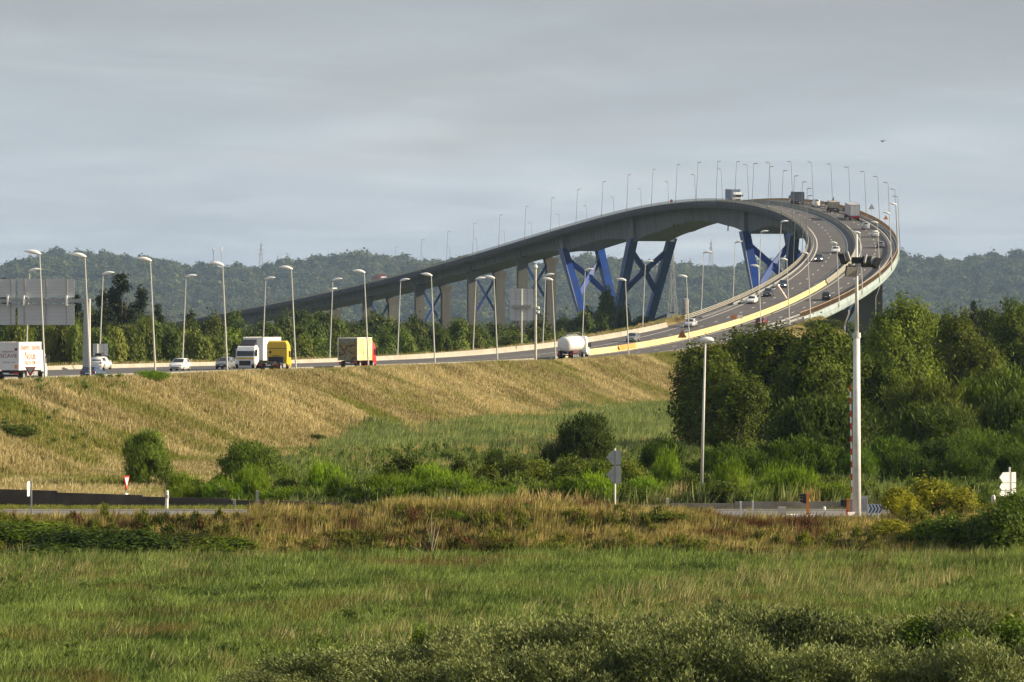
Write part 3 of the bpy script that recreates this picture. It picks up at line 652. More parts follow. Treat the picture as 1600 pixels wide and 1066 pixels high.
# yellow tractor unit, no trailer
t = lorry('yellow tractor unit without a trailer, seen from behind')
yel = paint('lorry_yellow', (.72, .46, .015), .35); c = cab(t, yel, 1.0, 3.55)
MB().box(-.5, .5, -.035, -.004, 1.55, 1.95).build('rear_panel', pbr('panel_dull', (.42, .28, .05), .6), c)
MB().tube((-.8, -.03, 2.3), (-.8, -.002, 2.3), .16, n=14).build('emblem', dark_metal, c)
MB().box(-1.2, 1.2, -.03, -.002, 2.72, 2.78).build('seam', dark_metal, c)
under(t, -3.2, 1.2, (-1.9, 2.4), .98); MB().prism([(-2.6, 1.0), (-1.0, 1.0), (-1.2, 1.2), (-2.4, 1.16)], 'x', -.45, .45).build('fifth_wheel', dark_metal, t)
for s in (-1, 1):
    MB().prism([(-2.5, .9), (-1.3, .9), (-1.45, 1.08), (-2.35, 1.08)], 'x', s * 1.05 - .2, s * 1.05 + .2).build('mudguard', dark_metal, t)
    MB().box(s * 1.0 - .2, s * 1.0 + .2, -.7, .6, .5, .95).build('fuel_tank', galv, t)
MB().box(-.9, .9, .4, .95, 1.0, 1.75).build('air_tank_rack', dark_metal, t)
place_vehicle(t, 570.5, 5.2)
# lorry with a printed harvest picture
def mural(name, dark):
    m = bpy.data.materials.new(name); m.use_nodes = True; tt = m.node_tree; b = tt.nodes['Principled BSDF']; tcn = nd(tt, 'ShaderNodeTexCoord')
    n = nd(tt, 'ShaderNodeTexNoise'); n.inputs['Scale'].default_value = 0.8; n.inputs['Detail'].default_value = 3; n.inputs['Distortion'].default_value = 1.5; tt.links.new(tcn.outputs['Object'], n.inputs[0])
    st = [(.3, (.10, .02, .03)), (.40, (.04, .03, .05)), (.47, (.28, .18, .04)), (.56, (.12, .14, .04)), (.66, (.20, .22, .26))] if dark else [(.34, (.32, .46, .08)), (.43, (.62, .62, .26)), (.50, (.76, .66, .42)), (.56, (.78, .66, .40)), (.61, (.72, .30, .12)), (.68, (.40, .08, .05))]  # rear print has its own palette, darkened to paint the shaded end
    tt.links.new(ramp(tt, n.outputs[0], st), b.inputs['Base Color']); b.inputs['Roughness'].default_value = .45; return m
t = lorry('lorry with a cream printed fruit picture on its box and a red cab')
bx = box_body(t, 'box', mural('printed_side', False), 2.5, -5.2, 2.8, 1.05, 3.9)
MB().box(-1.2, 1.2, -5.235, -5.21, 1.1, 3.8).build('rear_door', mural('printed_rear_shaded', True), bx); MB().box(-1.24, 1.24, -5.19, 2.79, 3.9, 3.94).build('roof', white_paint, bx)
under(t, -5.2, 3.0, (-3.4, 3.7), 1.05); cab(t, paint('lorry_red', (.62, .03, .03)), 2.95, 3.3); place_vehicle(t, 613, 5.1)
# tanker
t = lorry('white tanker lorry driving past at the foot of the bridge', 'tanker_lorry')
m = MB(); rings = []
for y, r in ((-5.6, .55), (-5.45, .95), (-5.1, 1.15), (-4.6, 1.2), (2.2, 1.2), (2.8, 1.12), (3.05, .8), (3.12, .4)):
    rings.append([(r * 1.02 * math.cos(a), y, 2.35 + .0 + r * math.sin(a)) for a in np.linspace(0, 2 * math.pi, 20, endpoint=False)])
m.loft(rings); tk = m.build('tank', box_white, t, True)
for y in (-4.3, -2.9, -1.5, -.1, 1.3):
    MB().tube((0, y, 3.5), (0, y, 3.75), .33, n=12).build('hatch', galv, tk)
    m = MB(); m.loft([[(1.225 * math.cos(a), y - .75, 2.35 + 1.225 * math.sin(a)) for a in np.linspace(0, 2 * math.pi, 20, endpoint=False)], [(1.225 * math.cos(a), y - .68, 2.35 + 1.225 * math.sin(a)) for a in np.linspace(0, 2 * math.pi, 20, endpoint=False)]], True, False); m.build('ring', galv, tk)
m = MB(); m.box(-.5, .5, -5.0, 2.6, 3.56, 3.6)
for y in np.arange(-5, 2.7, .95): m.tube((.5, y, 3.55), (.5, y, 4.0), .02, n=4)
m.tube((.5, -5, 4.0), (.5, 2.6, 4.0), .02, n=4); m.build('walkway', galv, tk)
for s in (-1, 1): MB().box(s * 1.0 - .18, s * 1.0 + .18, -4.8, -1.2, .95, 1.3).build('mudguard', pbr('mudguard_wine', (.12, .03, .05), .6), t)
under(t, -5.5, 3.6, (-4.4, -3.1, -1.8, 2.2, 5.4), 1.2); cab(t, P_white, 3.6, 3.3); place_vehicle(t, 737, 5.0)
# lorries on the bridge
t = lorry('pale blue sided lorry coming over the crest of the bridge')
box_body(t, 'trailer_box', pbr('tarpaulin_blue', (.22, .27, .38), .6), 2.5, -11, -.3, 1.15, 3.9); under(t, -11, 1.2, (-9, -7.7, 0, 3)); cab(t, P_white, 1.2, 3.0)
m = MB(); m.box(-1.2, 1.2, 1.3, 1.38, 3.7, 3.8); m.box(-1.2, -1.1, 1.3, 1.38, 3.1, 3.7); m.box(1.1, 1.2, 1.3, 1.38, 3.1, 3.7); m.build('roof_bar', galv, t); place_vehicle(t, 1368, -5, True)
t = lorry('dark lorry on the crest of the bridge beside the white van')
box_body(t, 'box', pbr('tarpaulin_dark', (.09, .11, .15), .6), 2.5, -5, 3, 1.1, 3.6, dark_metal); under(t, -5, 3, (-3, 4)); cab(t, P_dark, 3.1, 3.0); place_vehicle(t, 1330, 6.0)
t = lorry('beige tipper lorry climbing ahead of the red framed trailer')
bg_ = pbr('tipper_beige', (.40, .36, .28), .7, .2); m = MB(); m.loft([[(-1.1, -4.2, 1.2), (1.1, -4.2, 1.2), (1.25, -4.4, 2.75), (-1.25, -4.4, 2.75)], [(-1.1, 1.8, 1.2), (1.1, 1.8, 1.2), (1.25, 2.0, 2.9), (-1.25, 2.0, 2.9)]]); m.build('tipper_body', bg_, t)
for y in (-3.2, -1.6, 0, 1.4):
    for s in (-1, 1): MB().box(s * 1.2 - .04, s * 1.2 + .08, y, y + .15, 1.25, 2.7).build('rib', bg_, t)
MB().tube((.2, 1.7, 2.8), (.3, 1.0, 3.8), .22, .1, 8).build('crane_arm', dark_metal, t); under(t, -4.2, 2, (-3, -1.7, 3.2)); cab(t, P_grey, 2.2, 2.8); place_vehicle(t, 1266, 6.4)
t = lorry('lorry trailer with white rear doors in a red frame, climbing the bridge')
red_t = paint('trailer_red', (.42, .03, .03), .4); bx = box_body(t, 'trailer_box', pbr('tarpaulin_grey', (.42, .43, .47), .6), 2.5, -6.5, 6.5, 1.15, 3.95, red_t)
for s in (-1, 1): MB().box(s * .6 - .55, s * .6 + .55, -6.545, -6.517, 1.3, 3.8).build('rear_door', box_white, bx)
MB().box(-1.22, 1.22, -6.53, -6.4, .62, 1.13).build('bumper', red_t, t); under(t, -6.4, 8, (-5, -3.7, -2.4, 6.5, 9.6)); cab(t, red_t, 7.6, 3.3); place_vehicle(t, 1221, 6.2)
t = lorry('dark red lorry on the far descent of the bridge')
box_body(t, 'trailer_box', paint('box_red', (.22, .025, .03), .5), 2.5, -11, -.3, 1.15, 3.8, red_t); under(t, -11, 1.2, (-9, -7.7, 0, 3)); cab(t, P_white, 1.2, 2.9); place_vehicle(t, 1893, -4.6, True)
t = lorry('pale flatbed lorry on the far descent behind the red one')
box_body(t, 'load', pbr('load_pale', (.45, .44, .42), .8), 2.4, -9, -.5, 1.2, 2.4); under(t, -9, 1.2, (-7.5, -6.2, 0, 3)); cab(t, P_white, 1.2, 3.0); place_vehicle(t, 1965, -4.8, True)

# ------------------------------------------------------------------ signs and gear along the motorway
def gz(x, y): return float(ground_z(np.array(x), np.array(y)))
Yg = 508.0; xg = at(135, Yg); zg = float(rzv(Yg)) - .2; gp = Vector((xg, Yg, zg)); k_ = Yg / FP
g = empty('sign_gantry', gp, 0, 'grey gantry arm carrying big direction boards seen from behind, above the white lorry', 'sign gantry')
hz = lambda py: zat(py, Yg) - zg
m = MB(); m.loft([[(-w / 2, -w / 2, z), (w / 2, -w / 2, z), (w / 2, w / 2, z), (-w / 2, w / 2, z)] for z, w in ((-.3, .8), (hz(476), .5), (hz(466), .5))]); m.build('post', pole_grey, g)
MB().box((-30 - 135) * k_, 0.25, -.2, .2, hz(473), hz(467)).build('beam', galv, g)
for x0, x1 in ((-28, 23.5), (27, 116)):
    for y0, y1 in ((436, 465), (475, 508)):
        b = empty('sign_board'); b.parent = g; b.location = ((x0 - 135) * k_, .3, hz(y1))
        wd = (x1 - x0) * k_; ht = (y1 - y0) * k_
        n = 6
        for i in range(n): MB().box(0, wd, 0, .05, i * ht / n + .012, (i + 1) * ht / n - .012).build('plank', sign_back, b)
        MB().box(.03, wd - .03, .051, .09, .03, ht - .03).build('face', sign_white, b)
        for q in (.12, .5, .86): MB().box(q * wd - .06, q * wd + .06, -.09, -.002, -.05, ht + .05).build('stiffener', galv, b)
for x in (12, 37, 104): MB().box((x - 135) * k_ - .07, (x - 135) * k_ + .07, -.32, .31, hz(478), hz(462)).build('bracket', lamp_white, g)
p2 = Vector((at(139.5, 512), 512, float(rzv(512)) - .2))
o = MB().tube((0, 0, -.2), (0, 0, zat(467, 512) - p2.z), .17, .14, 10).build('post', pole_paint); o.location = p2; o.name = 'bare_post'; tag(o, 'slim cream post right beside the thick gantry post', 'post')
def back_panel(name, px0, px1, py0, py1, Y, base_py, label, posts=(.5,), base_z=None, mat=None, planks=4):
    x0 = at(px0, Y); x1 = at(px1, Y); z0 = zat(py1, Y); z1 = zat(py0, Y); xm = (x0 + x1) / 2
    zb = gz(xm, Y) if base_z is None else base_z
    t = empty(name, (xm, Y, zb), 0, label, 'sign'); h = (x1 - x0) / 2; n = planks
    for i in range(n):
        a = z0 - zb + (z1 - z0) * i / n; MB().box(-h, h, 0, .05, a + .01, a + (z1 - z0) / n - .01).build('plank', mat or sign_back, t)
    for q in posts: MB().tube((-h + 2 * h * q, -.12, -.3), (-h + 2 * h * q, -.12, z1 - zb - .1), .13, n=8).build('post', pole_paint, t)
    for q in (.25, .75): MB().box(-h + 2 * h * q - .05, -h + 2 * h * q + .05, -.06, -.002, z0 - zb, z1 - zb).build('stiffener', galv, t)
    return t
back_panel('road_sign', 145, 168.5, 537, 556, 600, 0, 'small grey sign board from behind beside the car with the roof box', (.3,), float(rzv(600)))
back_panel('road_sign', 601, 630, 546, 558, 790, 0, 'low grey board standing behind the red cab', (.2, .8), None, None, 2)
t = back_panel('road_sign', 797, 833, 451, 501, 806, 0, 'tall grey sign board from behind on one post in front of the bridge piers', (.5,), None, None, 6)
MB().box(-1.6, 1.6, -.5, -.1, zat(481, 806) - t.location.z, zat(477, 806) - t.location.z).build('walkway', galv, t)
d = find_d(837, 12.5, 500, 760); b = P(d, 12.5, 0); t = empty('camera_pole', b, 0, 'tall cream camera pole with domes standing on the crest of the bank', 'pole')
MB().tube((0, 0, -.3), (0, 0, 13.6), .19, .15, 10).build('pole', pbr('pole_ochre', (.55, .5, .4), .5), t)
m = MB(); m.tube((0, 0, 13.6), (0, 0, 13.9), .3, .26, 12); m.tube((0, 0, 13.9), (0, 0, 14.1), .26, .1, 12); m.build('dome_camera', lamp_white, t, True)
for z in (8.0, 7.4): MB().tube((.2, 0, z), (.5, -.1, z - .05), .16, .2, 10).build('camera', lamp_white, t)
# give-way sign on the verge
def tri(r, up=False): s = 1 if up else -1; return [(-r, -s * r * .62), (r, -s * r * .62), (0, s * r * 1.1)]
def tri_sign(name, pos, r, hgt, label, facing=True, border=red_paint, inner=sign_white, up=False, cat='sign', rz=0):
    t = empty(name, pos, rz, label, cat); MB().tube((0, .04, -.3), (0, .04, hgt), .04, n=6).build('post', galv, t)
    m = MB(); m.prism([(a, b + hgt) for a, b in tri(r, up)], 'y', -.02, .02); m.build('plate', border if facing else sign_back, t)
    if facing: m = MB(); m.prism([(a, b + hgt + (.03 if not up else -.03)) for a, b in tri(r * .62, up)], 'y', -.035, -.021); m.build('centre', inner, t)
    return t
Y = 440.0; x = at(47.5, Y); z = gz(x, Y); t = tri_sign('give_way_sign', (x, Y, z), .52, zat(579, Y) - z, 'red and white give-way triangle in front of the white lorry', inner=pbr('sign_face_shaded', (.5, .45, .45), .5)); MB().box(-.3, .3, -.03, .03, zat(579, Y) - z - 1.0, zat(579, Y) - z - .75).build('sub_plate', sign_white, t)  # white centre coloured grey, so its shade is in the paint
d = find_d(1362, 10.9, 1120, 1260); tri_sign('warning_sign', P(d, 10.9, 0), .8, 3.2, 'warning triangle seen from behind above the outer railing near the crest', False, up=True); 
d = find_d(1384, 10.9, 1040, 1220); t = tri_sign('warning_sign', P(d, 10.9, 0), .6, 2.4, 'orange warning sign on the outer railing in the curve', True, orange_paint, orange_paint, True)
p = P(800, 1.3, 0); x = at(1066, 812); zb = 9.8; t = tri_sign('warning_sign', (x, 812, float(rzv(812))), .8, 1.6, 'brown triangular roadworks sign in front of the yellow barrier', True, pbr('sign_brown', (.32, .13, .04), .6), pbr('sign_brown', (.32, .13, .04), .6), True)
d = find_d(1151, .6, 800, 960); t = empty('roadworks_sign', P(d, .65, .92), 0, 'small white and orange arrow board on top of the median barrier', 'sign'); MB().box(-1.0, .1, -.04, .04, .1, .7).build('board', orange_paint, t); MB().box(.12, 1.1, -.04, .04, .1, .8).build('board', sign_white, t); MB().tube((0, 0, 0), (0, 0, .5), .05).build('post', galv, t)
x = at(1000, 868); t = empty('marker_post', (x, 868, float(rzv(868)) - 1.0), 0, 'short orange marker post at the left foot of the bridge', 'post'); MB().box(-.35, .35, -.2, .2, 0, 1.7).build('body', orange_paint, t); MB().box(-.3, .3, -.25, -.2, 1.2, 1.5).build('plate', sign_white, t)
d = find_d(1046, -10.6, 1380, 1500); o = MB().box(-.35, .35, -.1, .1, 0, .9).build('sign_plate', red_paint); o.location = P(d, -10.0, .8); tag(o, 'tiny red plate behind the rail at the crest of the span', 'sign')

# ------------------------------------------------------------------ service road, wall, gear in front
YR0, YR1, ZR = 289.0, 300.6, 2.0
xs = np.linspace(-75, 75, 60)
def wob_r(x): return 0.25 * math.sin(x * .21)
m = MB(); m.loft([[(x, YR0 + wob_r(x), ZR + .035), (x, YR1, ZR + .035)] for x in xs], False)
sroad = m.build('service_road', old_asphalt); tag(sroad, kind='structure')
m = MB(); m.loft([[(x, YR0 + .45 + wob_r(x), ZR + .043), (x, YR0 + .6 + wob_r(x), ZR + .043)] for x in xs], False); m.build('edge_line', road_white, sroad)
m = MB(); m.loft([[(x, YR1 - .5, ZR + .043), (x, YR1 - .36, ZR + .043)] for x in xs], False); m.build('edge_line', road_white, sroad)
# kerb of the far side
k = MB(); k.box(-75, 75, YR1 + .004, YR1 + .25, ZR - .1, ZR + .14); o = k.build('kerb', pale_concrete, sroad)
# low wall: in panels, bending away at its left end
wall_pts = [(-60, 341), (-48, 332), (-36, 321.5), (-30, 317), (-24, 312.2), (-18, 308.2), (-13, 305.6), (-8, 303.6), (-2, 302.6), (4, 302.2), (10, 302), (14, 302), (18, 302), (22.0, 302.0)]
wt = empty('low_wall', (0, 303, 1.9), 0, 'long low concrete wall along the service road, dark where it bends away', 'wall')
acc = []
for (x0, y0), (x1, y1) in zip(wall_pts[:-1], wall_pts[1:]):
    n = max(1, int(math.hypot(x1 - x0, y1 - y0) / 4)); acc += [(x0 + (x1 - x0) * i / n, y0 + (y1 - y0) * i / n) for i in range(n)]
acc.append(wall_pts[-1])
for (x0, y0), (x1, y1) in zip(acc[:-1], acc[1:]):
    a = Vector((x0, y0, 0)); b = Vector((x1, y1, 0)); dv = (b - a).normalized(); a += dv * .012; b -= dv * .012; nn = Vector((-dv.y, dv.x, 0)) * .1
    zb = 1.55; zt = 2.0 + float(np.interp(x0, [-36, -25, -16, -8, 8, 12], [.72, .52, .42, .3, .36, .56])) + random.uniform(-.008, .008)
    o = MB().hexa([a - nn + Vector((0, 0, zb)), b - nn + Vector((0, 0, zb)), b + nn + Vector((0, 0, zb)), a + nn + Vector((0, 0, zb)), a - nn * .8 + Vector((0, 0, zt)), b - nn * .8 + Vector((0, 0, zt)), b + nn * .8 + Vector((0, 0, zt)), a + nn * .8 + Vector((0, 0, zt))]).build('panel', wall_concrete if x0 > -12 else pbr('wall_shaded', (.10, .082, .07), .9, .3, .8, dirt=(.05, .045, .04)))  # left panels use a darker copy of the concrete, shade painted in
    wpart(o, wt)
def gpos(px, Y, z=None): x = at(px, Y); return Vector((x, Y, gz(x, Y) if z is None else z))
# tall floodlight mast
Y = 291.0; b = gpos(1338.5, Y, 2.0); t = empty('floodlight_mast', b, 0, 'tall white mast with black floodlights beside the service road', 'mast'); zt = zat(362, Y) - 2
hz = lambda py: zat(py, Y) - 2
MB().tube((0, 0, -.3), (0, 0, hz(525)), .27, .2, 20).build('lower_pole', white_paint, t, True); MB().tube((0, 0, hz(528)), (0, 0, hz(520)), .26, .24, 16).build('collar', pole_paint, t)
MB().tube((0, 0, hz(520)), (0, 0, hz(366)), .13, .06, 16).build('upper_pole', white_paint, t, True)
m = MB(); m.bar((-.95, 0, hz(407)), (1.1, 0, hz(407)), .1, .1); m.box(-.3, .3, -.25, .25, hz(412), hz(402)); m.build('crossbar', dark_metal, t)
def flood(x, py, rx_, rz_):
    f = empty('floodlight'); f.parent = t; f.location = (x, -.2, hz(py)); f.rotation_euler = (rx_, 0, rz_)
    m = MB(); m.loft([[(-.28, 0, -.25), (.28, 0, -.25), (.28, 0, .25), (-.28, 0, .25)], [(-.36, .35, -.33), (.36, .35, -.33), (.36, .35, .33), (-.36, .35, .33)]]); m.build('housing', dark_metal, f)
    MB().box(-.34, .34, .351, .37, -.31, .31).build('lens', chrome, f); MB().box(-.05, .05, -.2, 0, -.3, .3).build('yoke', galv, f)
flood(-.62, 402, R(-20), R(60)); flood(-.45, 421, R(-25), R(200)); flood(.55, 406, R(-30), R(-25)); flood(1.0, 408, R(-30), R(-70))
# smaller street lamp
Y = 305.0; b = gpos(1096, Y, 1.9); t = empty('street_lamp', b, 0, 'slim white street lamp in front of the big dark tree', 'street lamp'); h = zat(532, Y) - 1.9
MB().tube((0, 0, -.3), (0, 0, 1.3), .14, .13, 12).build('base', pole_paint, t, True); MB().tube((0, 0, 1.25), (.25, 0, h), .11, .06, 12).build('pole', pole_paint, t, True)
m = MB(); rings = []
for q, ry, rz_, dz in ((-.35, .05, .05, .05), (-.2, .18, .13, .05), (.1, .24, .19, .05), (.5, .2, .15, .06), (.75, .04, .04, .03)): rings.append([(.2 + q * .8, ry * math.cos(a), h + dz + rz_ * math.sin(a)) for a in np.linspace(0, 6.2832, 12, endpoint=False)])
m.loft(rings); m.build('lamp_head', lamp_white, t, True)
def post_thing(name, px, Y, w, h, mat, label, cat='post', lean=0.0, round_=False, z=None):
    b = gpos(px, Y, z); t = empty(name, b, 0, label, cat)
    if round_: m = MB(); m.tube((0, 0, -.2), (lean, 0, h - w * .4), w / 2, w / 2 * .92, 12); m.tube((lean, 0, h - w * .4), (lean, 0, h), w / 2 * .92, w / 4, 12)
    else: m = MB(); m.loft([[(lean * s_ - w / 2, -w / 2, z_), (lean * s_ + w / 2, -w / 2, z_), (lean * s_ + w / 2, w / 2, z_), (lean * s_ - w / 2, w / 2, z_)] for z_, s_ in ((-.2, 0), (h - .05, 1))] + [[(lean - w / 3, -w / 3, h), (lean + w / 3, -w / 3, h), (lean + w / 3, w / 3, h), (lean - w / 3, w / 3, h)]])
    m.build('shaft', mat, t); return t
post_thing('bollard', 1157.5, 290, .1, 1.05, sign_white, 'white post at the roadside, the one further from the orange signal', 'bollard', z=2.0)
post_thing('bollard', 1176.5, 290, .1, 1.05, sign_white, 'white post at the roadside, the one closer to the orange signal', 'bollard', z=2.0)
t = post_thing('marker_post', 260, 303, .22, 1.25, sign_white, 'stout white marker post before the dark wall', 'post', .05, True)
MB().tube((.045, 0, .75), (.05, 0, .95), .125, .12, 12).build('band', pbr('band_grey', (.4, .4, .4), .6), t)
t = post_thing('sign_post', 49, 296, .09, 2.1, galv, 'thin steel sign post seen edge-on by the road at left', 'sign post', z=2.0)
MB().loft([[(-.22, -.35, 1.15), (-.18, -.3, 1.12), (-.13, .3, 1.12), (-.17, .35, 1.15)], [(-.22, -.35, 2.0), (-.18, -.3, 2.05), (-.13, .3, 2.05), (-.17, .35, 2.0)]]).build('plate', sign_white, t)
Y = 314.0; b = gpos(197.5, Y); t = empty('give_way_sign', b, R(74), 'narrow red and white give-way sign seen side-on behind the dark wall', 'sign'); hz = zat(752, Y) - b.z
MB().tube((0, .04, -.3), (0, .04, hz), .04, n=6).build('post', galv, t); MB().prism([(a, c + hz) for a, c in tri(.55)], 'y', -.02, .02).build('plate', red_paint, t); MB().prism([(a, c + hz + .02) for a, c in tri(.34)], 'y', -.035, -.021).build('centre', sign_white, t); MB().box(-.25, .25, -.03, .03, hz - 1.05, hz - .78).build('sub_plate', sign_white, t)
for px, Y, w, h, mt, lb in ((401.5, 288.5, .14, 1.75, galv, 'tall grey weathered post in the dry grass before the wall'), (366, 303, .16, .7, galv, 'short grey stub post standing at the wall'), (543, 306, .14, .85, sign_white, 'slightly leaning white stub post behind the wall'), (701, 303, .14, .8, pale_concrete, 'cream stub post in the pale roadside grass'), (1043, 302, .16, .8, pale_concrete, 'pale stub post right of the arrow sign backs'), (1164, 294, .14, .35, pale_concrete, 'tiny curved stub by the white roadside posts'), (1288, 296, .2, .5, sign_white, 'short white hooped stub behind the orange signal'), (1552, 292, .3, 1.35, pbr('post_pale', (.6, .6, .58), .6), 'stout pale marker post sunk in the right hand shrubs')):
    post_thing('stub_post', px, Y, w, h, mt, lb, 'post', .06 if 'lean' in lb else 0, 'hoop' in lb or 'stout' in lb)
# direction signs
def arrow_sign(px, Y, rows, post_top, post_bot, label, mat, xl, xr, xpost, rz=0):
    x = at(xpost, Y); zb = zat(post_bot, Y); t = empty('direction_sign', (x, Y, zb), R(rz), label, 'sign'); q = Y / FP
    MB().tube((0, .1, -.6), (0, .1, zat(post_top, Y) - zb), .055, n=8).build('post', sign_white, t)
    for i, (y0, y1) in enumerate(rows):
        a, b = zat(y1, Y) - zb, zat(y0, Y) - zb; l = (xl - xpost) * q; r = (xr - xpost) * q; n = (b - a) * .42
        MB().prism([(l, (a + b) / 2), (l + n, a), (r, a), (r, b), (l + n, b)], 'y', -.03, .03).build('arrow_board', mat, t)
        MB().box(-.08, .08, .032, .16, (a + b) / 2 - .04, (a + b) / 2 + .04).build('clamp', galv, t)
    MB().box(-.06, .06, -.05, -.031, zat(rows[-1][1], Y) - zb, zat(rows[0][0], Y) - zb).build('back_rail', pbr('rail_grey', (.3, .3, .3), .6), t)  # plain grey rail joining the boards
    return t
arrow_sign(960, 289, [(704, 726), (728, 756)], 701, 790, 'pair of grey arrow boards from behind on a white post', pbr('arrow_back', (.42, .43, .43), .55), 947.5, 970.5, 961)
arrow_sign(1573, 289, [(738, 754), (755, 766), (767, 774.5)], 730, 812, 'stack of three white arrow boards at the right edge', sign_white, 1557, 1589, 1579, 32)
# orange signals and the raised barrier arm
for px, top, lab in ((1262, 769, 'orange signal post, the taller one standing by the white ring kerb'), (1325, 779, 'orange signal post right beside the floodlight mast')):
    Y = 291.5; b = gpos(px, Y, 2.03); h = zat(top, Y) - b.z; t = empty('signal_post', b, 0, lab, 'signal'); MB().box(-.09, .09, -.09, .09, -.1, h).build('post', orange_paint, t); MB().box(-.32, -.095, -.14, .14, h * .55, h * .93).build('signal_head', dark_metal, t)
    for q in (.64, .76, .87): MB().tube((-.33, 0, h * q), (-.45, 0, h * q + .02), .07, .08, 8).build('visor', dark_metal, t)
b = gpos(1250, 291.5, 2.04); o = MB(); rr = [[(math.cos(a) * r, math.sin(a) * r * 1.0, z) for r, z in ((.85, 0), (.85, .14), (.68, .14), (.68, 0))] for a in np.linspace(0, 2 * math.pi, 25)]; o.loft(rr, True, False); o = o.build('ring_kerb', sign_white); o.location = b; tag(o, 'low white ring-shaped kerb on the road at the orange signal', 'kerb')
b = gpos(1328, 290.2, 2.04); o = MB(); o.box(-.62, .5, -.3, .3, 0, .1); o = o.build('kerb_stone', pale_concrete); o.location = b; tag(o, 'cream kerb block at the foot of the floodlight mast', 'kerb')
b = gpos(1327.5, 291.0, 2.04); t = empty('traffic_cone', b + Vector((.1, -.5, .1)), 0, 'white and red cone lying at the foot of the mast', 'cone'); MB().tube((-.25, 0, .06), (.2, 0, .2), .17, .05, 10).build('cone', sign_white, t); MB().box(-.34, -.26, -.2, .2, 0, .38).build('base', red_paint, t)
o = MB().box(-.25, .25, -.2, .2, 0, .5).build('concrete_block', pale_concrete); o.location = gpos(1222, 294, 2.04); tag(o, 'small pale concrete block on the service road', 'block')
Y = 293.5; b = gpos(1332.5, Y, 2.04); t = empty('striped_barrier', b, 0, 'red and white striped barrier arm standing raised beside the mast', 'barrier'); MB().box(-.2, .2, -.2, .2, 0, 1.0).build('housing', pbr('housing_grey', (.35, .35, .35), .6), t)
z0 = 1.0; z1 = zat(602, Y) - b.z; n = 18; xs_ = lambda z: -.02 - (z / z1) * .14
for i in range(n):
    a = z0 + (z1 - z0) * i / n; c = z0 + (z1 - z0) * (i + 1) / n; MB().hexa([(xs_(a) - .045, -.04, a), (xs_(a) + .045, -.04, a), (xs_(a) + .045, .04, a), (xs_(a) - .045, .04, a), (xs_(c) - .045, -.04, c - .004), (xs_(c) + .045, -.04, c - .004), (xs_(c) + .045, .04, c - .004), (xs_(c) - .045, .04, c - .004)]).build('stripe', red_paint if i % 2 else sign_white, t)
b = gpos(1348, 296, 2.04); t = empty('control_cabinet', b, 0, 'grey control cabinet half hidden behind the mast', 'cabinet'); MB().box(-.3, .3, -.2, .2, .1, 1.05).build('body', sign_back, t); MB().box(-.25, .25, -.215, -.202, .2, .95).build('door', galv, t); MB().box(-.32, .32, -.23, .22, 1.052, 1.09).build('lid', galv, t)
# chevron sign
Y = 284.0; x = at(1366, Y); zb = gz(x, Y); t = empty('chevron_sign', (x, Y, zb), R(-6), 'blue and white chevron sign on two steel legs', 'sign'); q = Y / FP; hz = lambda py: zat(py, Y) - zb
w = 10.5 * q; MB().box(-w, w, -.02, .02, hz(802), hz(788)).build('plate', sign_white, t)
hh = (802 - 788) * q
for i in range(4):
    a = -w + .05 + i * w * .5; e = w * .23; m = MB(); m.prism([(a, hz(788) - .02), (a + e, hz(788) - .02), (a + e + .13, hz(795)), (a + e, hz(802) + .02), (a, hz(802) + .02), (a + .13, hz(795))], 'y', -.032, -.021); m.build('chevron', sign_blue, t)
for s in (-.5, .5): MB().tube((s * w, .06, -.4), (s * w, .06, hz(790)), .045, n=8).build('leg', galv, t)

# ------------------------------------------------------------------ far things: pylons, masts, silo, bird
def lattice(name, px, Y, top_py, base_z, w0, label, arms=True):
    x = at(px, Y); h = zat(top_py, Y) - base_z; t = empty(name, (x, Y, base_z), R(20), label, 'pylon'); m = MB(); th = .045 * w0
    lev = [0, .22, .42, .58, .72, .84, .93]; wid = lambda f: w0 * (1 - f) ** 1.15 * .5 + .25
    for i, (a, b) in enumerate(zip(lev[:-1], lev[1:])):
        A, B = wid(a), wid(b)
        for sx, sy in ((-1, -1), (1, -1), (1, 1), (-1, 1)):
            m.bar((sx * A, sy * A, a * h), (sx * B, sy * B, b * h), th, th); nx_, ny_ = (-sy, sx)
            m.bar((sx * A, sy * A, a * h), (nx_ * B, ny_ * B, b * h), th * .6, th * .6, (1, 0, .1)); m.bar((sx * B, sy * B, b * h), (nx_ * B, ny_ * B, b * h), th * .6, th * .6)
    m.bar((0, 0, .93 * h), (0, 0, h), th * 2, th * 2, (1, 0, 0)); m.build('tower', pbr('pylon_steel', (.30, .30, .30), .6), t)
    if arms:
        for f in (.66, .78, .9):
            MB().bar((-w0 * .55, 0, f * h), (w0 * .55, 0, f * h), th * 1.5, th * 1.5).build('crossarm', MATS['pylon_steel'], t)
hillz = lambda px, Y: float(hill_h(np.array(at(px, Y)), np.array(Y)))
lattice('power_pylon', 408, 8900, 377, hillz(408, 8900), 11, 'lattice pylon on the wooded ridge above the bridge approach')
lattice('power_pylon', 1051, 2500, 384, 1.5, 5, 'tall lattice pylon in the valley beyond the bridge span', False)
lattice('power_pylon', 1111, 8800, 374, hillz(1111, 8800), 11, 'faint lattice pylon on the ridge behind the bridge legs')
lattice('power_pylon', 434, 9200, 398, hillz(434, 9200), 9, 'small faint pylon on the ridge right of the taller one', False)
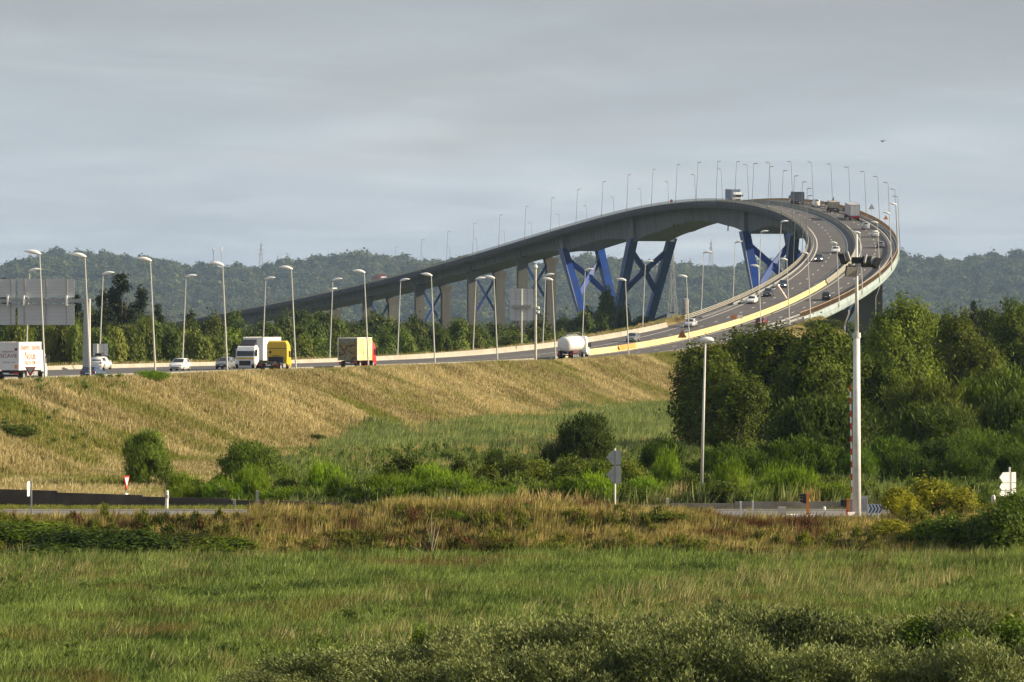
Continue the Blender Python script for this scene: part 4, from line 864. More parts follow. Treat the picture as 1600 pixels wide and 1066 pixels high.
for px, tp, lb in ((333.5, 388, 'thin radio mast with white top on the wooded ridge'), (346, 386, 'thin grey radio mast on the ridge next to the white topped one')):
    Y = 8850; b = Vector((at(px, Y), Y, hillz(px, Y))); h = zat(tp, Y) - b.z; t = empty('radio_mast', b, 0, lb, 'mast'); MB().tube((0, 0, 0), (0, 0, h), .8, .6, 6).build('mast', galv, t); MB().tube((0, 0, h * .86), (0, 0, h), 1.5, 1.5, 8).build('antenna', sign_white if 'white' in lb else galv, t)
Y = 1900.0; t = empty('silo', (at(1071, Y), Y, 1.5), 0, 'slender pale silo in the valley beside the lattice pylon', 'silo'); MB().tube((0, 0, 0), (0, 0, zat(468, Y) - 1.5), 1.3, n=14).build('shell', wall_concrete, t, True); MB().tube((0, 0, zat(468, Y) - 1.5), (0, 0, zat(466, Y) - 1.5), 1.4, .3, 14).build('cap', galv, t)
Y = 1500.0; t = empty('loading_plant', (at(1048, Y), Y, 1.5), 0, 'small white plant with a sloping dark conveyor beyond the road', 'plant'); MB().box(-1.2, 2.2, -2, 2, 0, zat(490, Y) - 1.5).build('hut', sign_white, t); MB().bar((-7, 0, zat(503, Y) - 1.5), (1, 0, zat(488, Y) - 1.5), 1.2, .6).build('conveyor', dark_metal, t); MB().bar((-3, 0, 0), (-3, 0, 11), .3, .3, (1, 0, 0)).build('strut', dark_metal, t)
Y = 400.0; t = empty('bird', (at(1379, Y), Y, zat(221, Y)), R(30), 'small dark bird gliding in the sky above the bridge', 'bird')
m = MB(); m.loft([[(r * math.cos(a), y, r * math.sin(a)) for a in np.linspace(0, 6.2832, 8, endpoint=False)] for y, r in ((-.22, .01), (-.12, .03), (0, .05), (.1, .04), (.16, .03), (.2, .005))])
for s in (-1, 1): m.loft([[(s * .03, -.05, .02), (s * .03, .08, .02), (s * .03, .08, .03), (s * .03, -.05, .03)], [(s * .18, -.03, .10), (s * .18, .09, .10), (s * .18, .09, .11), (s * .18, -.03, .11)], [(s * .4, -.08, .06), (s * .4, -.05, .06), (s * .4, -.05, .065), (s * .4, -.08, .065)]])
m.add([(-.06, -.34, 0), (.06, -.34, 0), (.015, -.18, .01), (-.015, -.18, .01)], [(0, 1, 2, 3)]); m.build('body', dark_metal, t)

# ------------------------------------------------------------------ foliage
M_leaf = leaf_mat('leaf_green', (.016, .031, .005), (.175, .215, .024), loc_scale=.35)
M_willow = leaf_mat('leaf_willow', (.016, .032, .007), (.15, .195, .032), loc_scale=.4)
M_fern = leaf_mat('leaf_bright', (.075, .13, .012), (.28, .385, .035), loc_scale=.3, trans=.38)
M_yel = leaf_mat('leaf_yellowing', (.09, .105, .010), (.38, .36, .028), loc_scale=.5, trans=.35)
M_fir = leaf_mat('needle_dark', (.008, .016, .008), (.030, .048, .020), loc_scale=.3, trans=.12)
M_belt = leaf_mat('leaf_olive', (.036, .058, .014), (.19, .235, .058), loc_scale=.12)
M_hill = leaf_mat('leaf_wood', (.012, .024, .011), (.135, .155, .055), loc_scale=.007, trans=.2, tint=False)
M_silver = leaf_mat('leaf_silver', (.032, .048, .014), (.31, .345, .125), loc_scale=.5, trans=.18)

def quads(c, u, v):
    n = len(c); V = np.empty((n, 4, 3), np.float32); V[:, 0] = c - u; V[:, 1] = c + v; V[:, 2] = c + u; V[:, 3] = c - v
    return V.reshape(-1, 3), np.arange(4 * n).reshape(n, 4)
def unit(a): return a / np.maximum(np.linalg.norm(a, axis=-1, keepdims=True), 1e-6)
def crown_mesh(name, seed, lobes, nclus, nleaf, L, Wd, spread, mat, upbias=0.0, fill=0.25, flat=0.0, zmin=0.05):
    """leaf clumps over the skins of several lobes, with a thinner filling inside"""
    r = np.random.default_rng(seed); lo = np.array(lobes, float); ar = (lo[:, 3] * lo[:, 5]) ** 1.0; ar /= ar.sum()
    pick = r.choice(len(lo), nclus, p=ar); dirs = unit(r.normal(size=(nclus, 3))); dirs[:, 2] = np.where(dirs[:, 2] < -.35, -dirs[:, 2], dirs[:, 2])
    rad = np.where(r.random(nclus) < fill, r.uniform(.25, .8, nclus), np.where(r.random(nclus) < .12, r.uniform(1.08, 1.28, nclus), r.uniform(.84, 1.06, nclus)))
    cc = lo[pick, :3] + dirs * lo[pick, 3:] * rad[:, None]
    keep = np.ones(nclus, bool)
    for k in range(len(lo)):
        q = np.linalg.norm((cc - lo[k, :3]) / lo[k, 3:], axis=1); keep &= ~((q < .62) & (pick != k) & (r.random(nclus) < .85))
    keep &= cc[:, 2] > zmin; cc = cc[keep]; dirs = dirs[keep]; m = len(cc)
    size = r.uniform(.6, 1.35, m) * spread; cnt = nleaf
    c = np.repeat(cc, cnt, 0); dn = np.repeat(dirs, cnt, 0); s = np.repeat(size, cnt)
    e = r.normal(size=c.shape) * s[:, None]; e[:, 2] *= (1 - flat)
    if upbias > 0:
        st = r.random(len(c)); e = e * .6 + (dn * .5 + np.array([0, 0, 1.0]) * upbias) * (st * s * 2.4)[:, None]
    c = c + e; nrm = unit(dn * 1.5 + r.normal(size=c.shape) * .62)
    if upbias > 0: u = unit(dn * .5 + np.array([0, 0, 1.0]) * upbias * 1.5 + r.normal(size=c.shape) * .45)
    else: u = unit(np.cross(nrm, r.normal(size=c.shape)))
    v = unit(np.cross(nrm, u)); k = r.uniform(.6, 1.3, len(c))[:, None]
    ok = c[:, 2] > zmin; V, Fq = quads(c[ok], u[ok] * L * k[ok], v[ok] * Wd * k[ok])
    return np_mesh(name, V, Fq, mat)
def stems_mesh(name, seed, h, r0, n, spread, mat=wood_bark):
    r = random.Random(seed); m = MB(); m.tube((0, 0, -.3), (r.uniform(-.2, .2), r.uniform(-.2, .2), h * .45), r0, r0 * .7, 8)
    for i in range(n):
        a = i * 6.283 / n + r.uniform(-.4, .4); e = spread * r.uniform(.5, 1); z0 = h * r.uniform(.05, .4); mid = (e * .45 * math.cos(a), e * .45 * math.sin(a), z0 + h * .25); tip = (e * math.cos(a), e * math.sin(a), h * r.uniform(.6, .95))
        m.tube((0, 0, z0), mid, r0 * .55, r0 * .35, 6); m.tube(mid, tip, r0 * .35, r0 * .08, 6)
    return m.mesh(name, mat, True)
def rl(seed, n, R0, H, z0=.25, low=.45):
    """random lobes in a crown of radius R0 and height H"""
    r = random.Random(seed); out = []
    for i in range(n):
        t = i / max(1, n - 1); a = r.uniform(0, 6.283); z = H * (z0 + (0.93 - z0) * t * .82); rr = R0 * (.62 - .45 * max(0, t - .5)) * r.uniform(.55, 1.0) * (1 if i else 0)
        s = R0 * r.uniform(.38, .58) * (1 - .25 * t); out.append((rr * math.cos(a), rr * math.sin(a), z, s, s, s * r.uniform(.8, 1.1)))
    out.append((0, 0, H * .5, R0 * .55, R0 * .55, H * .42)); return out
# kinds: real-size crowns (radius 5 m, height 11 m and so on), later scaled a little
KINDS = {}
def kind(key, name, crowns, stems, cat): KINDS[key] = (name, crowns, stems, cat)
kind('broad', 'tree', [crown_mesh('crown', 40 + i, rl(40 + i, 15, 5.0, 11.5, .14), 640, 46, .17, .10, .42, M_leaf, fill=.22) for i in range(3)], [stems_mesh('trunk', 3 + i, 11, .28, 7, 3.4) for i in range(2)], 'tree')
kind('willow', 'willow_shrub', [crown_mesh('crown', 60 + i, rl(60 + i, 11, 3.0, 5.0, .08), 560, 44, .20, .035, .30, M_willow, upbias=.8, fill=.2) for i in range(3)], [stems_mesh('stems', 13, 4.6, .12, 9, 2.2)], 'shrub')
kind('fern', 'bright_shrub', [crown_mesh('crown', 80 + i, rl(80 + i, 7, 1.3, 1.9, .1), 230, 40, .17, .022, .22, M_fern, upbias=1.2, fill=.2, zmin=.02) for i in range(3)], [stems_mesh('stems', 23, 1.6, .04, 7, 1.0)], 'shrub')
kind('bush', 'shrub', [crown_mesh('crown', 100 + i, rl(100 + i, 8, 1.6, 2.4, .1), 280, 40, .085, .055, .22, M_leaf, fill=.2) for i in range(3)], [stems_mesh('stems', 33, 2.0, .06, 8, 1.2)], 'shrub')
kind('yellow', 'yellowing_shrub', [crown_mesh('crown', 120 + i, rl(120 + i, 8, 1.6, 2.4, .1), 260, 38, .085, .055, .22, M_yel, fill=.2) for i in range(2)], [stems_mesh('stems', 43, 2.0, .05, 9, 1.3)], 'shrub')
kind('silver', 'silver_shrub', [crown_mesh('crown', 140 + i, rl(140 + i, 9, 2.2, 2.7, .1), 420, 44, .10, .028, .24, M_silver, upbias=.7, fill=.2) for i in range(3)], [stems_mesh('stems', 53, 2.4, .06, 9, 1.6)], 'shrub')
kind('belt', 'tree', [crown_mesh('crown', 160 + i, rl(160 + i, 11, 4.2, 10.0, .12), 330, 30, .26, .17, .45, M_belt, fill=.25) for i in range(4)], [stems_mesh('trunk', 63, 9.5, .22, 6, 2.6)], 'tree')
def fir_crown(seed):
    r = np.random.default_rng(seed); lob = []
    for i in range(26):
        t = (i + .5) / 26; R_ = 3.4 * (1 - t) ** .8 + .3; a = r.uniform(0, 6.28); lob.append((R_ * .6 * math.cos(a), R_ * .6 * math.sin(a), 2 + 14.5 * t, R_ * .62, R_ * .62, .9))
    return crown_mesh('crown', seed, lob, 520, 30, .26, .10, .38, M_fir, fill=.3, flat=.5)
kind('fir', 'conifer', [fir_crown(180), fir_crown(181)], [stems_mesh('trunk', 73, 15, .3, 6, 1.6)], 'tree')
SIZE = {'broad': (5.0, 11.5), 'willow': (3.0, 5.2), 'fern': (1.3, 2.1), 'bush': (1.6, 2.5), 'yellow': (1.6, 2.5), 'silver': (2.2, 2.9), 'belt': (4.2, 10.2), 'fir': (3.6, 17.5)}
PR = random.Random(77)
def plant(key, x, y, half_w, height, label, group=None, tint=(1, 1, 1), z=None):
    name, crowns, stems, cat = KINDS[key]; r0, h0 = SIZE[key]; z = gz(x, y) if z is None else z
    t = empty(name, (x, y, z - .05), PR.uniform(0, 6.28), label, cat, group); sx = half_w / r0; sz = height / h0; t.scale = (sx, sx * PR.uniform(.9, 1.1), sz)
    o = new_obj('trunk' if cat == 'tree' else 'stems', PR.choice(stems), t); o = new_obj('crown', PR.choice(crowns), t)
    j = PR.uniform(.88, 1.12); o.color = (tint[0] * j, tint[1] * j, tint[2] * j, 1); return t
def plant_px(key, px, wpx, top_py, Y, label, group=None, tint=(1, 1, 1)):
    x = at(px, Y); z = gz(x, Y); return plant(key, x, Y, wpx / 2 * Y / FP, zat(top_py, Y) - z, label, group, tint)
# big trees and shrubs at right
for a in (('broad', 1098, 165, 528, 432, 'tall dark tree at the left end of the right-hand thicket', (.72, .74, .7)),
          ('broad', 1222, 210, 500, 446, 'broad leafy tree in the middle of the thicket below the bridge foot', (.95, .95, .85)),
          ('broad', 1272, 170, 498, 426, 'round leafy tree just left of the floodlight mast', (.8, .85, .75)),
          ('broad', 1155, 140, 514, 452, 'leafy tree between the tall dark tree and the broad one', (.85, .88, .75)),
          ('broad', 1150, 150, 580, 412, 'dark leafy tree in front of the broad one, behind the slim lamp', (.75, .78, .7)),
          ('willow', 1300, 225, 632, 372, 'wide dome-shaped willow behind the floodlight mast', (.9, .95, .9)),
          ('broad', 1408, 140, 458, 520, 'tall bright tree right of the bridge end', (1.1, 1.15, .9)),
          ('broad', 1500, 130, 484, 545, 'olive tree right of the tall bright one', (1.0, .95, .85)),
          ('broad', 1588, 130, 480, 560, 'dark tree at the right edge of the thicket', (.7, .75, .7)),
          ('fir', 1521, 34, 464, 690, 'small dark pointed tree above the thicket at right', (1, 1, 1)),
          ('broad', 1385, 120, 556, 440, 'rounded tree right behind the floodlight mast', (1.0, 1.05, .85)),
          ('willow', 1450, 170, 600, 425, 'grey-brown willow in the middle of the right thicket', (1.05, .95, .85)),
          ('willow', 1560, 190, 588, 430, 'green willow high in the right thicket', (1.05, 1.1, .9)),
          ('willow', 1455, 170, 640, 385, 'dark willow below the grey-brown one', (.75, .8, .8)),
          ('willow', 1585, 150, 630, 392, 'dark willow at the right edge', (.7, .75, .75)),
          ('willow', 1530, 150, 678, 362, 'fine-leaved green willow above the yellow shrubs', (.95, 1.1, .85)),
          ('broad', 1328, 120, 534, 440, 'leafy shrub tree showing between the dome willow and the trunks', (.9, .95, .85)),
          ('willow', 908, 130, 660, 384, 'dark round bush standing alone before the reed bed', (.62, .68, .62)),
          ('willow', 1246, 130, 690, 342, 'bright green shrub at the foot of the dome willow', (1.1, 1.3, .8)),
          ('willow', 1135, 120, 700, 345, 'green shrub at the foot of the dark tree', (.95, 1.1, .8)),
          ('willow', 1030, 90, 690, 352, 'bushy green shrub at the left foot of the thicket', (1.0, 1.15, .8)),
          ('willow', 222, 84, 682, 352, 'upright grey-green bush at the toe of the bank', (1.7, 1.75, 1.6)),
          ('willow', 395, 140, 700, 352, 'low spreading grey-green bush left of the reed bed', (1.4, 1.45, 1.3)),
          ('willow', 772, 56, 712, 345, 'small dark bush before the reed bed', (.7, .75, .7))):
    plant_px(a[0], a[1], a[2], a[3], a[4], a[5], 'thicket right of the bank' if a[1] > 1000 else 'bushes below the bank', a[6])
# shrubs on the mound at the foot of the bridge
for px, w, top, Y, tn, lb in ((1282, 80, 500, 880, (.95, .95, .8), 'thick shrub on top of the mound under the bridge end'), (1262, 60, 504, 874, (1.0, .95, .8), 'rough shrub on the mound where the bridge leaves the bank'), (1300, 70, 520, 868, (1.1, 1.0, .8), 'olive shrub low on the mound beneath the near end of the bridge'), (1232, 60, 512, 862, (1.0, 1.0, .8), 'shrub beside the guard rail at the near end of the bridge'), (1330, 60, 536, 872, (.9, .9, .8), 'dark shrub below the first bridge pier')):
    plant_px('bush', px, w, top, Y, lb, 'shrubs at the bridge foot', tn)
# bank shrubs
for px, w, top, Y, lb, tn, k_ in ((16, 70, 598, 432, 'bright green bush high on the bank at the left edge', (1, 1.1, .9), 'fern'), (57, 30, 600, 434, 'small bright bush beside the give-way triangle', (1, 1, .9), 'fern'), (234, 62, 582, 470, 'small bright bush near the crest below the motorway lamps', (.8, .9, .8), 'fern'), (20, 90, 664, 392, 'dark green bramble low on the bank at the left edge', (.8, .9, .9), 'bush'), (338, 40, 590, 505, 'faint low shrub on the upper bank', (.9, .8, .8), 'bush'), (490, 40, 678, 478, 'grey low shrub on the bank above the reeds', (.9, .9, .9), 'bush')):
    plant_px(k_, px, w, top, Y, lb, 'bushes on the bank', tn)
# bright feathery clumps behind the wall
wall_y = lambda x: float(np.interp(x, [p[0] for p in wall_pts], [p[1] for p in wall_pts], right=302))
row = sorted([(px + PR.uniform(-9, 9), q) for px in range(285, 1345, 27) for q in (0, 1) if q == 0 or px % 2])
cnt = {}
for px, q in row:
    Y = wall_y(at(px, 308)) + (2.2 + PR.uniform(0, 3.5) if q == 0 else 8 + PR.uniform(0, 7)); base = 764 if px < 800 else 755; top = (base if q == 0 else base - 22) + PR.uniform(-13, 13)
    kk = PR.choice(['fern', 'fern', 'fern', 'bush']) if q == 0 else PR.choice(['fern', 'bush', 'bush']); w = PR.uniform(52, 88)
    key = (kk, q); n = cnt.get(key, 0); cnt[key] = n + 1
    lb = ('bright feathery green clump' if kk == 'fern' else 'leafy green clump') + (' right behind the low wall' if q == 0 else ' in the second row behind the wall') + ', %s such from the left' % ordn(n)
    tn = PR.uniform(.75, 1.1); plant_px(kk, px, w, top, Y, lb, 'green clumps behind the wall', (tn, tn * PR.uniform(.95, 1.1), tn * .9) if kk == 'fern' else (tn, tn * 1.05, tn * .75))
for n, px in enumerate(range(640, 1010, 38)):
    plant_px('bush', px + PR.uniform(-10, 10), PR.uniform(50, 84), 728 + PR.uniform(-14, 14), 330 + PR.uniform(-4, 6), 'rough leafy clump before the reed bed, %s from the left' % ordn(n), 'leafy clumps before the reed bed', (1.0, .95, .8))
for px, w, top, Y, tn, lb in ((1392, 110, 690, 352, (1.0, 1.25, .8), 'bright willow bush at the foot of the thicket right of the mast'), (1470, 120, 694, 350, (.9, 1.1, .8), 'green willow bush above the tallest yellowing shrub'), (1560, 130, 690, 346, (.85, 1.05, .8), 'green willow bush behind the white arrow boards'), (1620, 120, 660, 352, (.8, .95, .8), 'willow bush cut by the right edge'), (1345, 80, 706, 340, (1.0, 1.3, .8), 'bright low willow right behind the mast foot'), (1425, 110, 716, 334, (.7, .85, .7), 'dark low willow behind the yellowing shrubs'), (1505, 110, 712, 332, (.7, .85, .7), 'dark low willow left of the white arrow boards'), (1590, 110, 706, 334, (.65, .8, .7), 'dark low willow right behind the white arrow boards')):
    plant_px('willow', px, w, top, Y, lb, 'thicket right of the bank', tn)
# yellowing shrubs and green bush in front at right
for px, w, top, Y, k_, lb in ((1405, 70, 762, 287, 'yellow', 'yellowing shrub nearest the chevron sign'), (1455, 90, 750, 289, 'yellow', 'tallest yellowing shrub between the chevron and the arrow boards'), (1505, 70, 762, 288, 'yellow', 'yellowing shrub left of the white arrow boards'), (1395, 90, 812, 282, 'yellow', 'low yellow-green shrub below the chevron sign'), (1470, 110, 806, 279, 'bush', 'dark leafy shrub on the right part of the bank'), (1555, 130, 792, 277, 'bush', 'dense green shrub under the white arrow boards'), (1600, 90, 770, 281, 'bush', 'green shrub at the right edge beside the arrow boards'), (1545, 80, 772, 296, 'bush', 'green shrub behind the pale marker post')):
    plant_px(k_, px, w, top, Y, lb, 'shrubs at the right end of the bank', (.85, 1.0, .8) if k_ == 'bush' else (1, 1, 1))
# brambles along the bank
for n, (px, w, top, Y, tn) in enumerate(sorted(((-20, 120, 812, 281, (.8, .95, .6)), (45, 130, 818, 280, (1.0, 1.15, .6)), (110, 130, 828, 278, (.65, .8, .6)), (185, 130, 830, 277, (.55, .7, .65)), (235, 110, 842, 276, (.5, .62, .6)), (70, 150, 852, 275.5, (.55, .7, .55)), (150, 140, 862, 274.8, (.6, .75, .55)), (300, 120, 836, 279, (.9, .8, .6)), (340, 110, 842, 278, (1.0, 1.15, .55)), (420, 90, 838, 281, (.8, .6, .5)), (560, 110, 822, 282, (.9, .75, .55)), (640, 100, 826, 281, (.8, .62, .5)), (585, 80, 846, 278, (1.2, 1.1, .5)), (700, 60, 794, 284.5, (1.3, 1.6, .7)), (735, 90, 830, 280, (1.0, .85, .55)), (790, 80, 840, 278, (1.2, 1.05, .5)), (440, 36, 784, 293, (.9, .9, .8)), (816, 44, 784, 286, (1.2, 1.6, .7)), (880, 90, 842, 278.5, (1.2, 1.1, .5)), (960, 80, 838, 279.5, (1.0, .8, .5)), (1040, 80, 796, 284.5, (.9, .9, .7)), (1090, 90, 844, 278, (1.2, 1.05, .5)), (1200, 90, 846, 278, (1.2, 1.0, .45)), (1330, 100, 838, 279, (.8, .6, .5)), (1270, 80, 846, 278, (1.0, .9, .45))))):
    plant_px('bush', px, w * 1.25, top - (2 if px < 400 else -4), Y, 'low bramble bush on the grassy roadside bank, %s from the left' % ordn(n), 'brambles on the bank', tn)
for px, top, Y, k_, w, tn, lb in ((38, 966, 223, 'fern', 40, (1.1, 1.3, .7), 'small bright weed clump in the meadow at the left edge'), (80, 972, 223, 'yellow', 30, (1.3, 1.2, .6), 'small yellow flowering weed in the meadow at left')):
    plant_px(k_, px, w, top, Y, lb, None, tn)
# silvery foreground shrubs
for n, (px, w, top, Y) in enumerate(sorted(((500, 190, 1012, 178), (600, 170, 992, 181), (705, 180, 985, 180), (800, 190, 962, 183), (900, 200, 958, 182), (1000, 190, 955, 184), (1100, 200, 950, 184), (1200, 200, 948, 186), (1300, 190, 956, 184), (1400, 200, 955, 186), (1500, 200, 958, 185), (1600, 200, 962, 186), (640, 200, 1030, 172), (760, 200, 1020, 171), (880, 200, 1015, 172), (1010, 210, 1010, 172), (1140, 210, 1004, 173), (1260, 210, 1010, 172), (1390, 210, 1010, 173), (1530, 210, 1012, 172), (420, 150, 1040, 176), (1660, 200, 1000, 176)))):
    plant_px('silver', px, w * 1.15, top + (14 if Y > 175 else 4) + PR.uniform(-6, 10), Y, 'silvery leaved shrub in the dense foreground thicket, %s from the left' % ordn(n), 'foreground thicket', (1, 1, 1))
for px, w, top, Y, lb in ((1430, 120, 972, 183.5, 'bright green leafy shrub among the silvery ones at lower right'), (1570, 120, 968, 183, 'bright green leafy shrub at the lower right edge'), (1490, 90, 990, 176, 'green leafy shrub between the two brighter ones at lower right'), (660, 50, 985, 181.5, 'small green leafy shrub at the left end of the silvery thicket')):
    plant_px('bush', px, w, top, Y, lb, 'foreground leafy shrubs', (.9, 1.1, .7))
# bare pale sapling at the edge of the meadow
Y = 274.0; t = empty('bare_sapling', (at(672, Y), Y, gz(at(672, Y), Y)), 0, 'bare pale sapling with thin branches at the edge of the meadow', 'sapling'); bark = pbr('bark_pale', (.42, .36, .27), .8)
MB().tube((0, 0, -.2), (.1, 0, .7), .05, .04, 6).tube((.1, 0, .7), (.08, 0, 2.9), .035, .012, 6).build('stem', bark, t)
for a in ((.1, .6, .5, 1.9), (.05, .5, -.5, 1.5), (.1, .9, .35, 2.6), (.1, .4, -1.1, 1.1), (.3, 1.3, .62, 2.4), (.08, 1.1, -.2, 2.2)): MB().tube((a[0], 0, a[1]), (a[2], PR.uniform(-.3, .3), a[3]), .028, .008, 5).build('branch', bark, t)
# tree belts beyond the motorway
def belt(px0, px1, step, dfun, tops, tint, label, group, w=(60, 95), key='belt'):
    px = px0; n = 0
    while px < px1:
        Y = dfun(px) + PR.uniform(-8, 8); x = at(px, Y); z = gz(x, Y); Hh = zat(PR.uniform(*tops) if not callable(tops) else tops(px) + PR.uniform(-15, 13), Y) - z
        if Hh > 2.5:
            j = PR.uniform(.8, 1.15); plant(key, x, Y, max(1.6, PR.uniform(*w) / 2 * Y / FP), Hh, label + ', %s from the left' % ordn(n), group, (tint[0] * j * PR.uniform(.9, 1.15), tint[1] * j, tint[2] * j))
            n += 1
        px += step * PR.uniform(.75, 1.25)
dback = lambda px: float(np.interp(px, [-100, 155, 410, 621, 739, 848, 1004], [585, 640, 705, 760, 795, 840, 905]))
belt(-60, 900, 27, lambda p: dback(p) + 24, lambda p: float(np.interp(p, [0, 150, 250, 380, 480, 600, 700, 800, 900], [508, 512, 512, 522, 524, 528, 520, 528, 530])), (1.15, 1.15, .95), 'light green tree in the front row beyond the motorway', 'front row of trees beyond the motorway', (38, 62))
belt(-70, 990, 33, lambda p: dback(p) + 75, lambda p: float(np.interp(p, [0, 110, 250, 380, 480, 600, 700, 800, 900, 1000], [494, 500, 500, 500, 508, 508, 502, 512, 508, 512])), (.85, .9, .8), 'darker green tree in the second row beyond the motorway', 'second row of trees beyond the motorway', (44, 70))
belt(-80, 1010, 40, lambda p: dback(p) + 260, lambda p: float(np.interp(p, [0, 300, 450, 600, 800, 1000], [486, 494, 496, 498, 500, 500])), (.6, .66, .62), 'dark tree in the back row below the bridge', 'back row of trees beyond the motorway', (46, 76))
for px, w, top, Y, key, lb in ((188, 92, 421, 820, 'fir', 'tall dark conifer rising over the tree belt at left'), (218, 70, 440, 830, 'fir', 'dark conifer just right of the tallest one'), (162, 66, 450, 810, 'fir', 'dark conifer just left of the tallest one'), (246, 40, 470, 850, 'fir', 'small dark conifer right of the conifer group'), (118, 46, 455, 800, 'fir', 'dark conifer behind the gantry boards'), (8, 40, 428, 780, 'fir', 'dark conifer tip above the gantry boards at the left edge'), (300, 50, 482, 900, 'fir', 'dark squat conifer right of the lamp posts'), (948, 44, 450, 1240, 'belt', 'tall dark tree in front of the blue legs'), (918, 36, 476, 1200, 'belt', 'dark tree left of the tall one by the blue legs'), (976, 36, 472, 1210, 'belt', 'dark tree right of the tall one by the blue legs'), (1000, 40, 492, 1150, 'belt', 'low dark tree at the right foot of the blue legs'), (880, 50, 492, 1180, 'belt', 'dark tree under the left blue leg')):
    plant_px(key, px, w, top, Y, lb, None, (1, 1, 1) if key == 'fir' else (.5, .55, .55))
belt(1340, 1680, 34, lambda p: 660, lambda p: float(np.interp(p, [1340, 1400, 1500, 1600], [520, 500, 494, 480])), (.85, .9, .8), 'green tree in the row behind the right-hand thicket', 'trees behind the thicket', (56, 84))
belt(1380, 1680, 36, lambda p: 900, lambda p: float(np.interp(p, [1380, 1450, 1520, 1600], [500, 484, 486, 474])), (.65, .72, .7), 'hazy tree further back at right', 'hazy trees at right', (50, 70))
belt(1130, 1400, 36, lambda p: 1120, (500, 515), (.6, .65, .6), 'dark tree under the curve of the bridge', 'trees under the bridge curve', (50, 70))

# ------------------------------------------------------------------ grass and woods (uncountable: one object each)
def scatter(name, protos, pts, rot, scl, label, cat):
    """points carrying proto meshes; each point its own turn and size"""
    me = bpy.data.meshes.new(name); me.vertices.add(len(pts)); me.vertices.foreach_set('co', np.asarray(pts, np.float32).ravel())
    for nm, arr, typ in (('rot', rot, 'FLOAT_VECTOR'), ('scl', scl, 'FLOAT_VECTOR'), ('pick', RNG.integers(0, len(protos), len(pts)), 'INT')):
        a = me.attributes.new(nm, typ, 'POINT'); a.data.foreach_set('vector' if typ == 'FLOAT_VECTOR' else 'value', np.asarray(arr, np.int32 if typ == 'INT' else np.float32).ravel())
    o = new_obj(name, me); ng = bpy.data.node_groups.new(name + '_scatter', 'GeometryNodeTree')
    ng.interface.new_socket('Geometry', in_out='INPUT', socket_type='NodeSocketGeometry'); ng.interface.new_socket('Geometry', in_out='OUTPUT', socket_type='NodeSocketGeometry')
    gi = ng.nodes.new('NodeGroupInput'); go = ng.nodes.new('NodeGroupOutput'); ip = ng.nodes.new('GeometryNodeInstanceOnPoints'); mtp = ng.nodes.new('GeometryNodeMeshToPoints'); jn = ng.nodes.new('GeometryNodeJoinGeometry')
    for po in protos:
        oi = ng.nodes.new('GeometryNodeObjectInfo'); oi.inputs['Object'].default_value = po; oi.inputs['As Instance'].default_value = True; ng.links.new(oi.outputs['Geometry'], jn.inputs[0])
    def attr(nm, typ):
        a = ng.nodes.new('GeometryNodeInputNamedAttribute'); a.data_type = typ; a.inputs['Name'].default_value = nm; return a.outputs['Attribute']
    ng.links.new(gi.outputs[0], mtp.inputs[0]); ng.links.new(mtp.outputs[0], ip.inputs['Points']); ng.links.new(jn.outputs[0], ip.inputs['Instance'])
    ip.inputs['Pick Instance'].default_value = True; ng.links.new(attr('pick', 'INT'), ip.inputs['Instance Index']); ng.links.new(attr('rot', 'FLOAT_VECTOR'), ip.inputs['Rotation']); ng.links.new(attr('scl', 'FLOAT_VECTOR'), ip.inputs['Scale'])
    ng.links.new(ip.outputs[0], go.inputs[0]); md = o.modifiers.new('scatter', 'NODES'); md.node_group = ng
    return tag(o, label, cat, kind='stuff')
def tuft(name, seed, n, h, w, rad, lean, mat, wind=(0.25, 0), heads=0.0):
    r = np.random.default_rng(seed); V = []; Fq = []
    for i in range(n):
        a = r.uniform(0, 6.283); q = rad * math.sqrt(r.random()); b = np.array([q * math.cos(a), q * math.sin(a), -.06]); hh = h * r.uniform(.55, 1.15); a2 = r.uniform(0, 6.283)
        ln = lean * r.uniform(.2, 1) * hh; tip = b + np.array([ln * math.cos(a2) + wind[0] * hh, ln * math.sin(a2) + wind[1] * hh, hh]); mid = b * .5 + tip * .5 + np.array([-.25 * wind[0] * hh, 0, hh * .12])
        f = r.uniform(0, 6.283); s = np.array([math.cos(f), math.sin(f), 0]) * w * r.uniform(.6, 1.3) / 2; k = len(V)
        hw_ = .9 if r.random() > heads else 1.6
        V += [b - s, b + s, mid + s * hw_, mid - s * hw_, tip + s * .25, tip - s * .25]; Fq += [(k, k + 1, k + 2, k + 3), (k + 3, k + 2, k + 4, k + 5)]
    return bpy.data.objects.new(name, np_mesh(name, np.array(V), np.array(Fq), mat))
M_mead = leaf_mat('grass_meadow', (.042, .076, .015), (.265, .335, .09), tint=False, loc_scale=.22, trans=.3, amp=3.2, extra=((.19, .135, .055), .12, .56, .72))
M_bank = leaf_mat('grass_bank', (.14, .125, .026), (.56, .45, .19), tint=False, loc_scale=.22, trans=.3, extra=((.125, .058, .03), .2, .50, .64))
M_dry = leaf_mat('grass_dry', (.21, .172, .07), (.57, .475, .275), tint=False, loc_scale=.085, trans=.25, amp=2.8, stretch=(.8, 1, 1), extra=((.20, .21, .045), .06, .50, .66))
M_reed = leaf_mat('grass_reed', (.08, .118, .038), (.32, .37, .14), tint=False, loc_scale=.14, trans=.3, extra=((.52, .40, .19), .055, .58, .64))
M_stalk = leaf_mat('grass_stalk', (.16, .15, .055), (.44, .40, .20), tint=False, loc_scale=.3, trans=.3)
M_verge = leaf_mat('grass_verge', (.12, .15, .03), (.30, .30, .08), tint=False, loc_scale=.2, trans=.3)
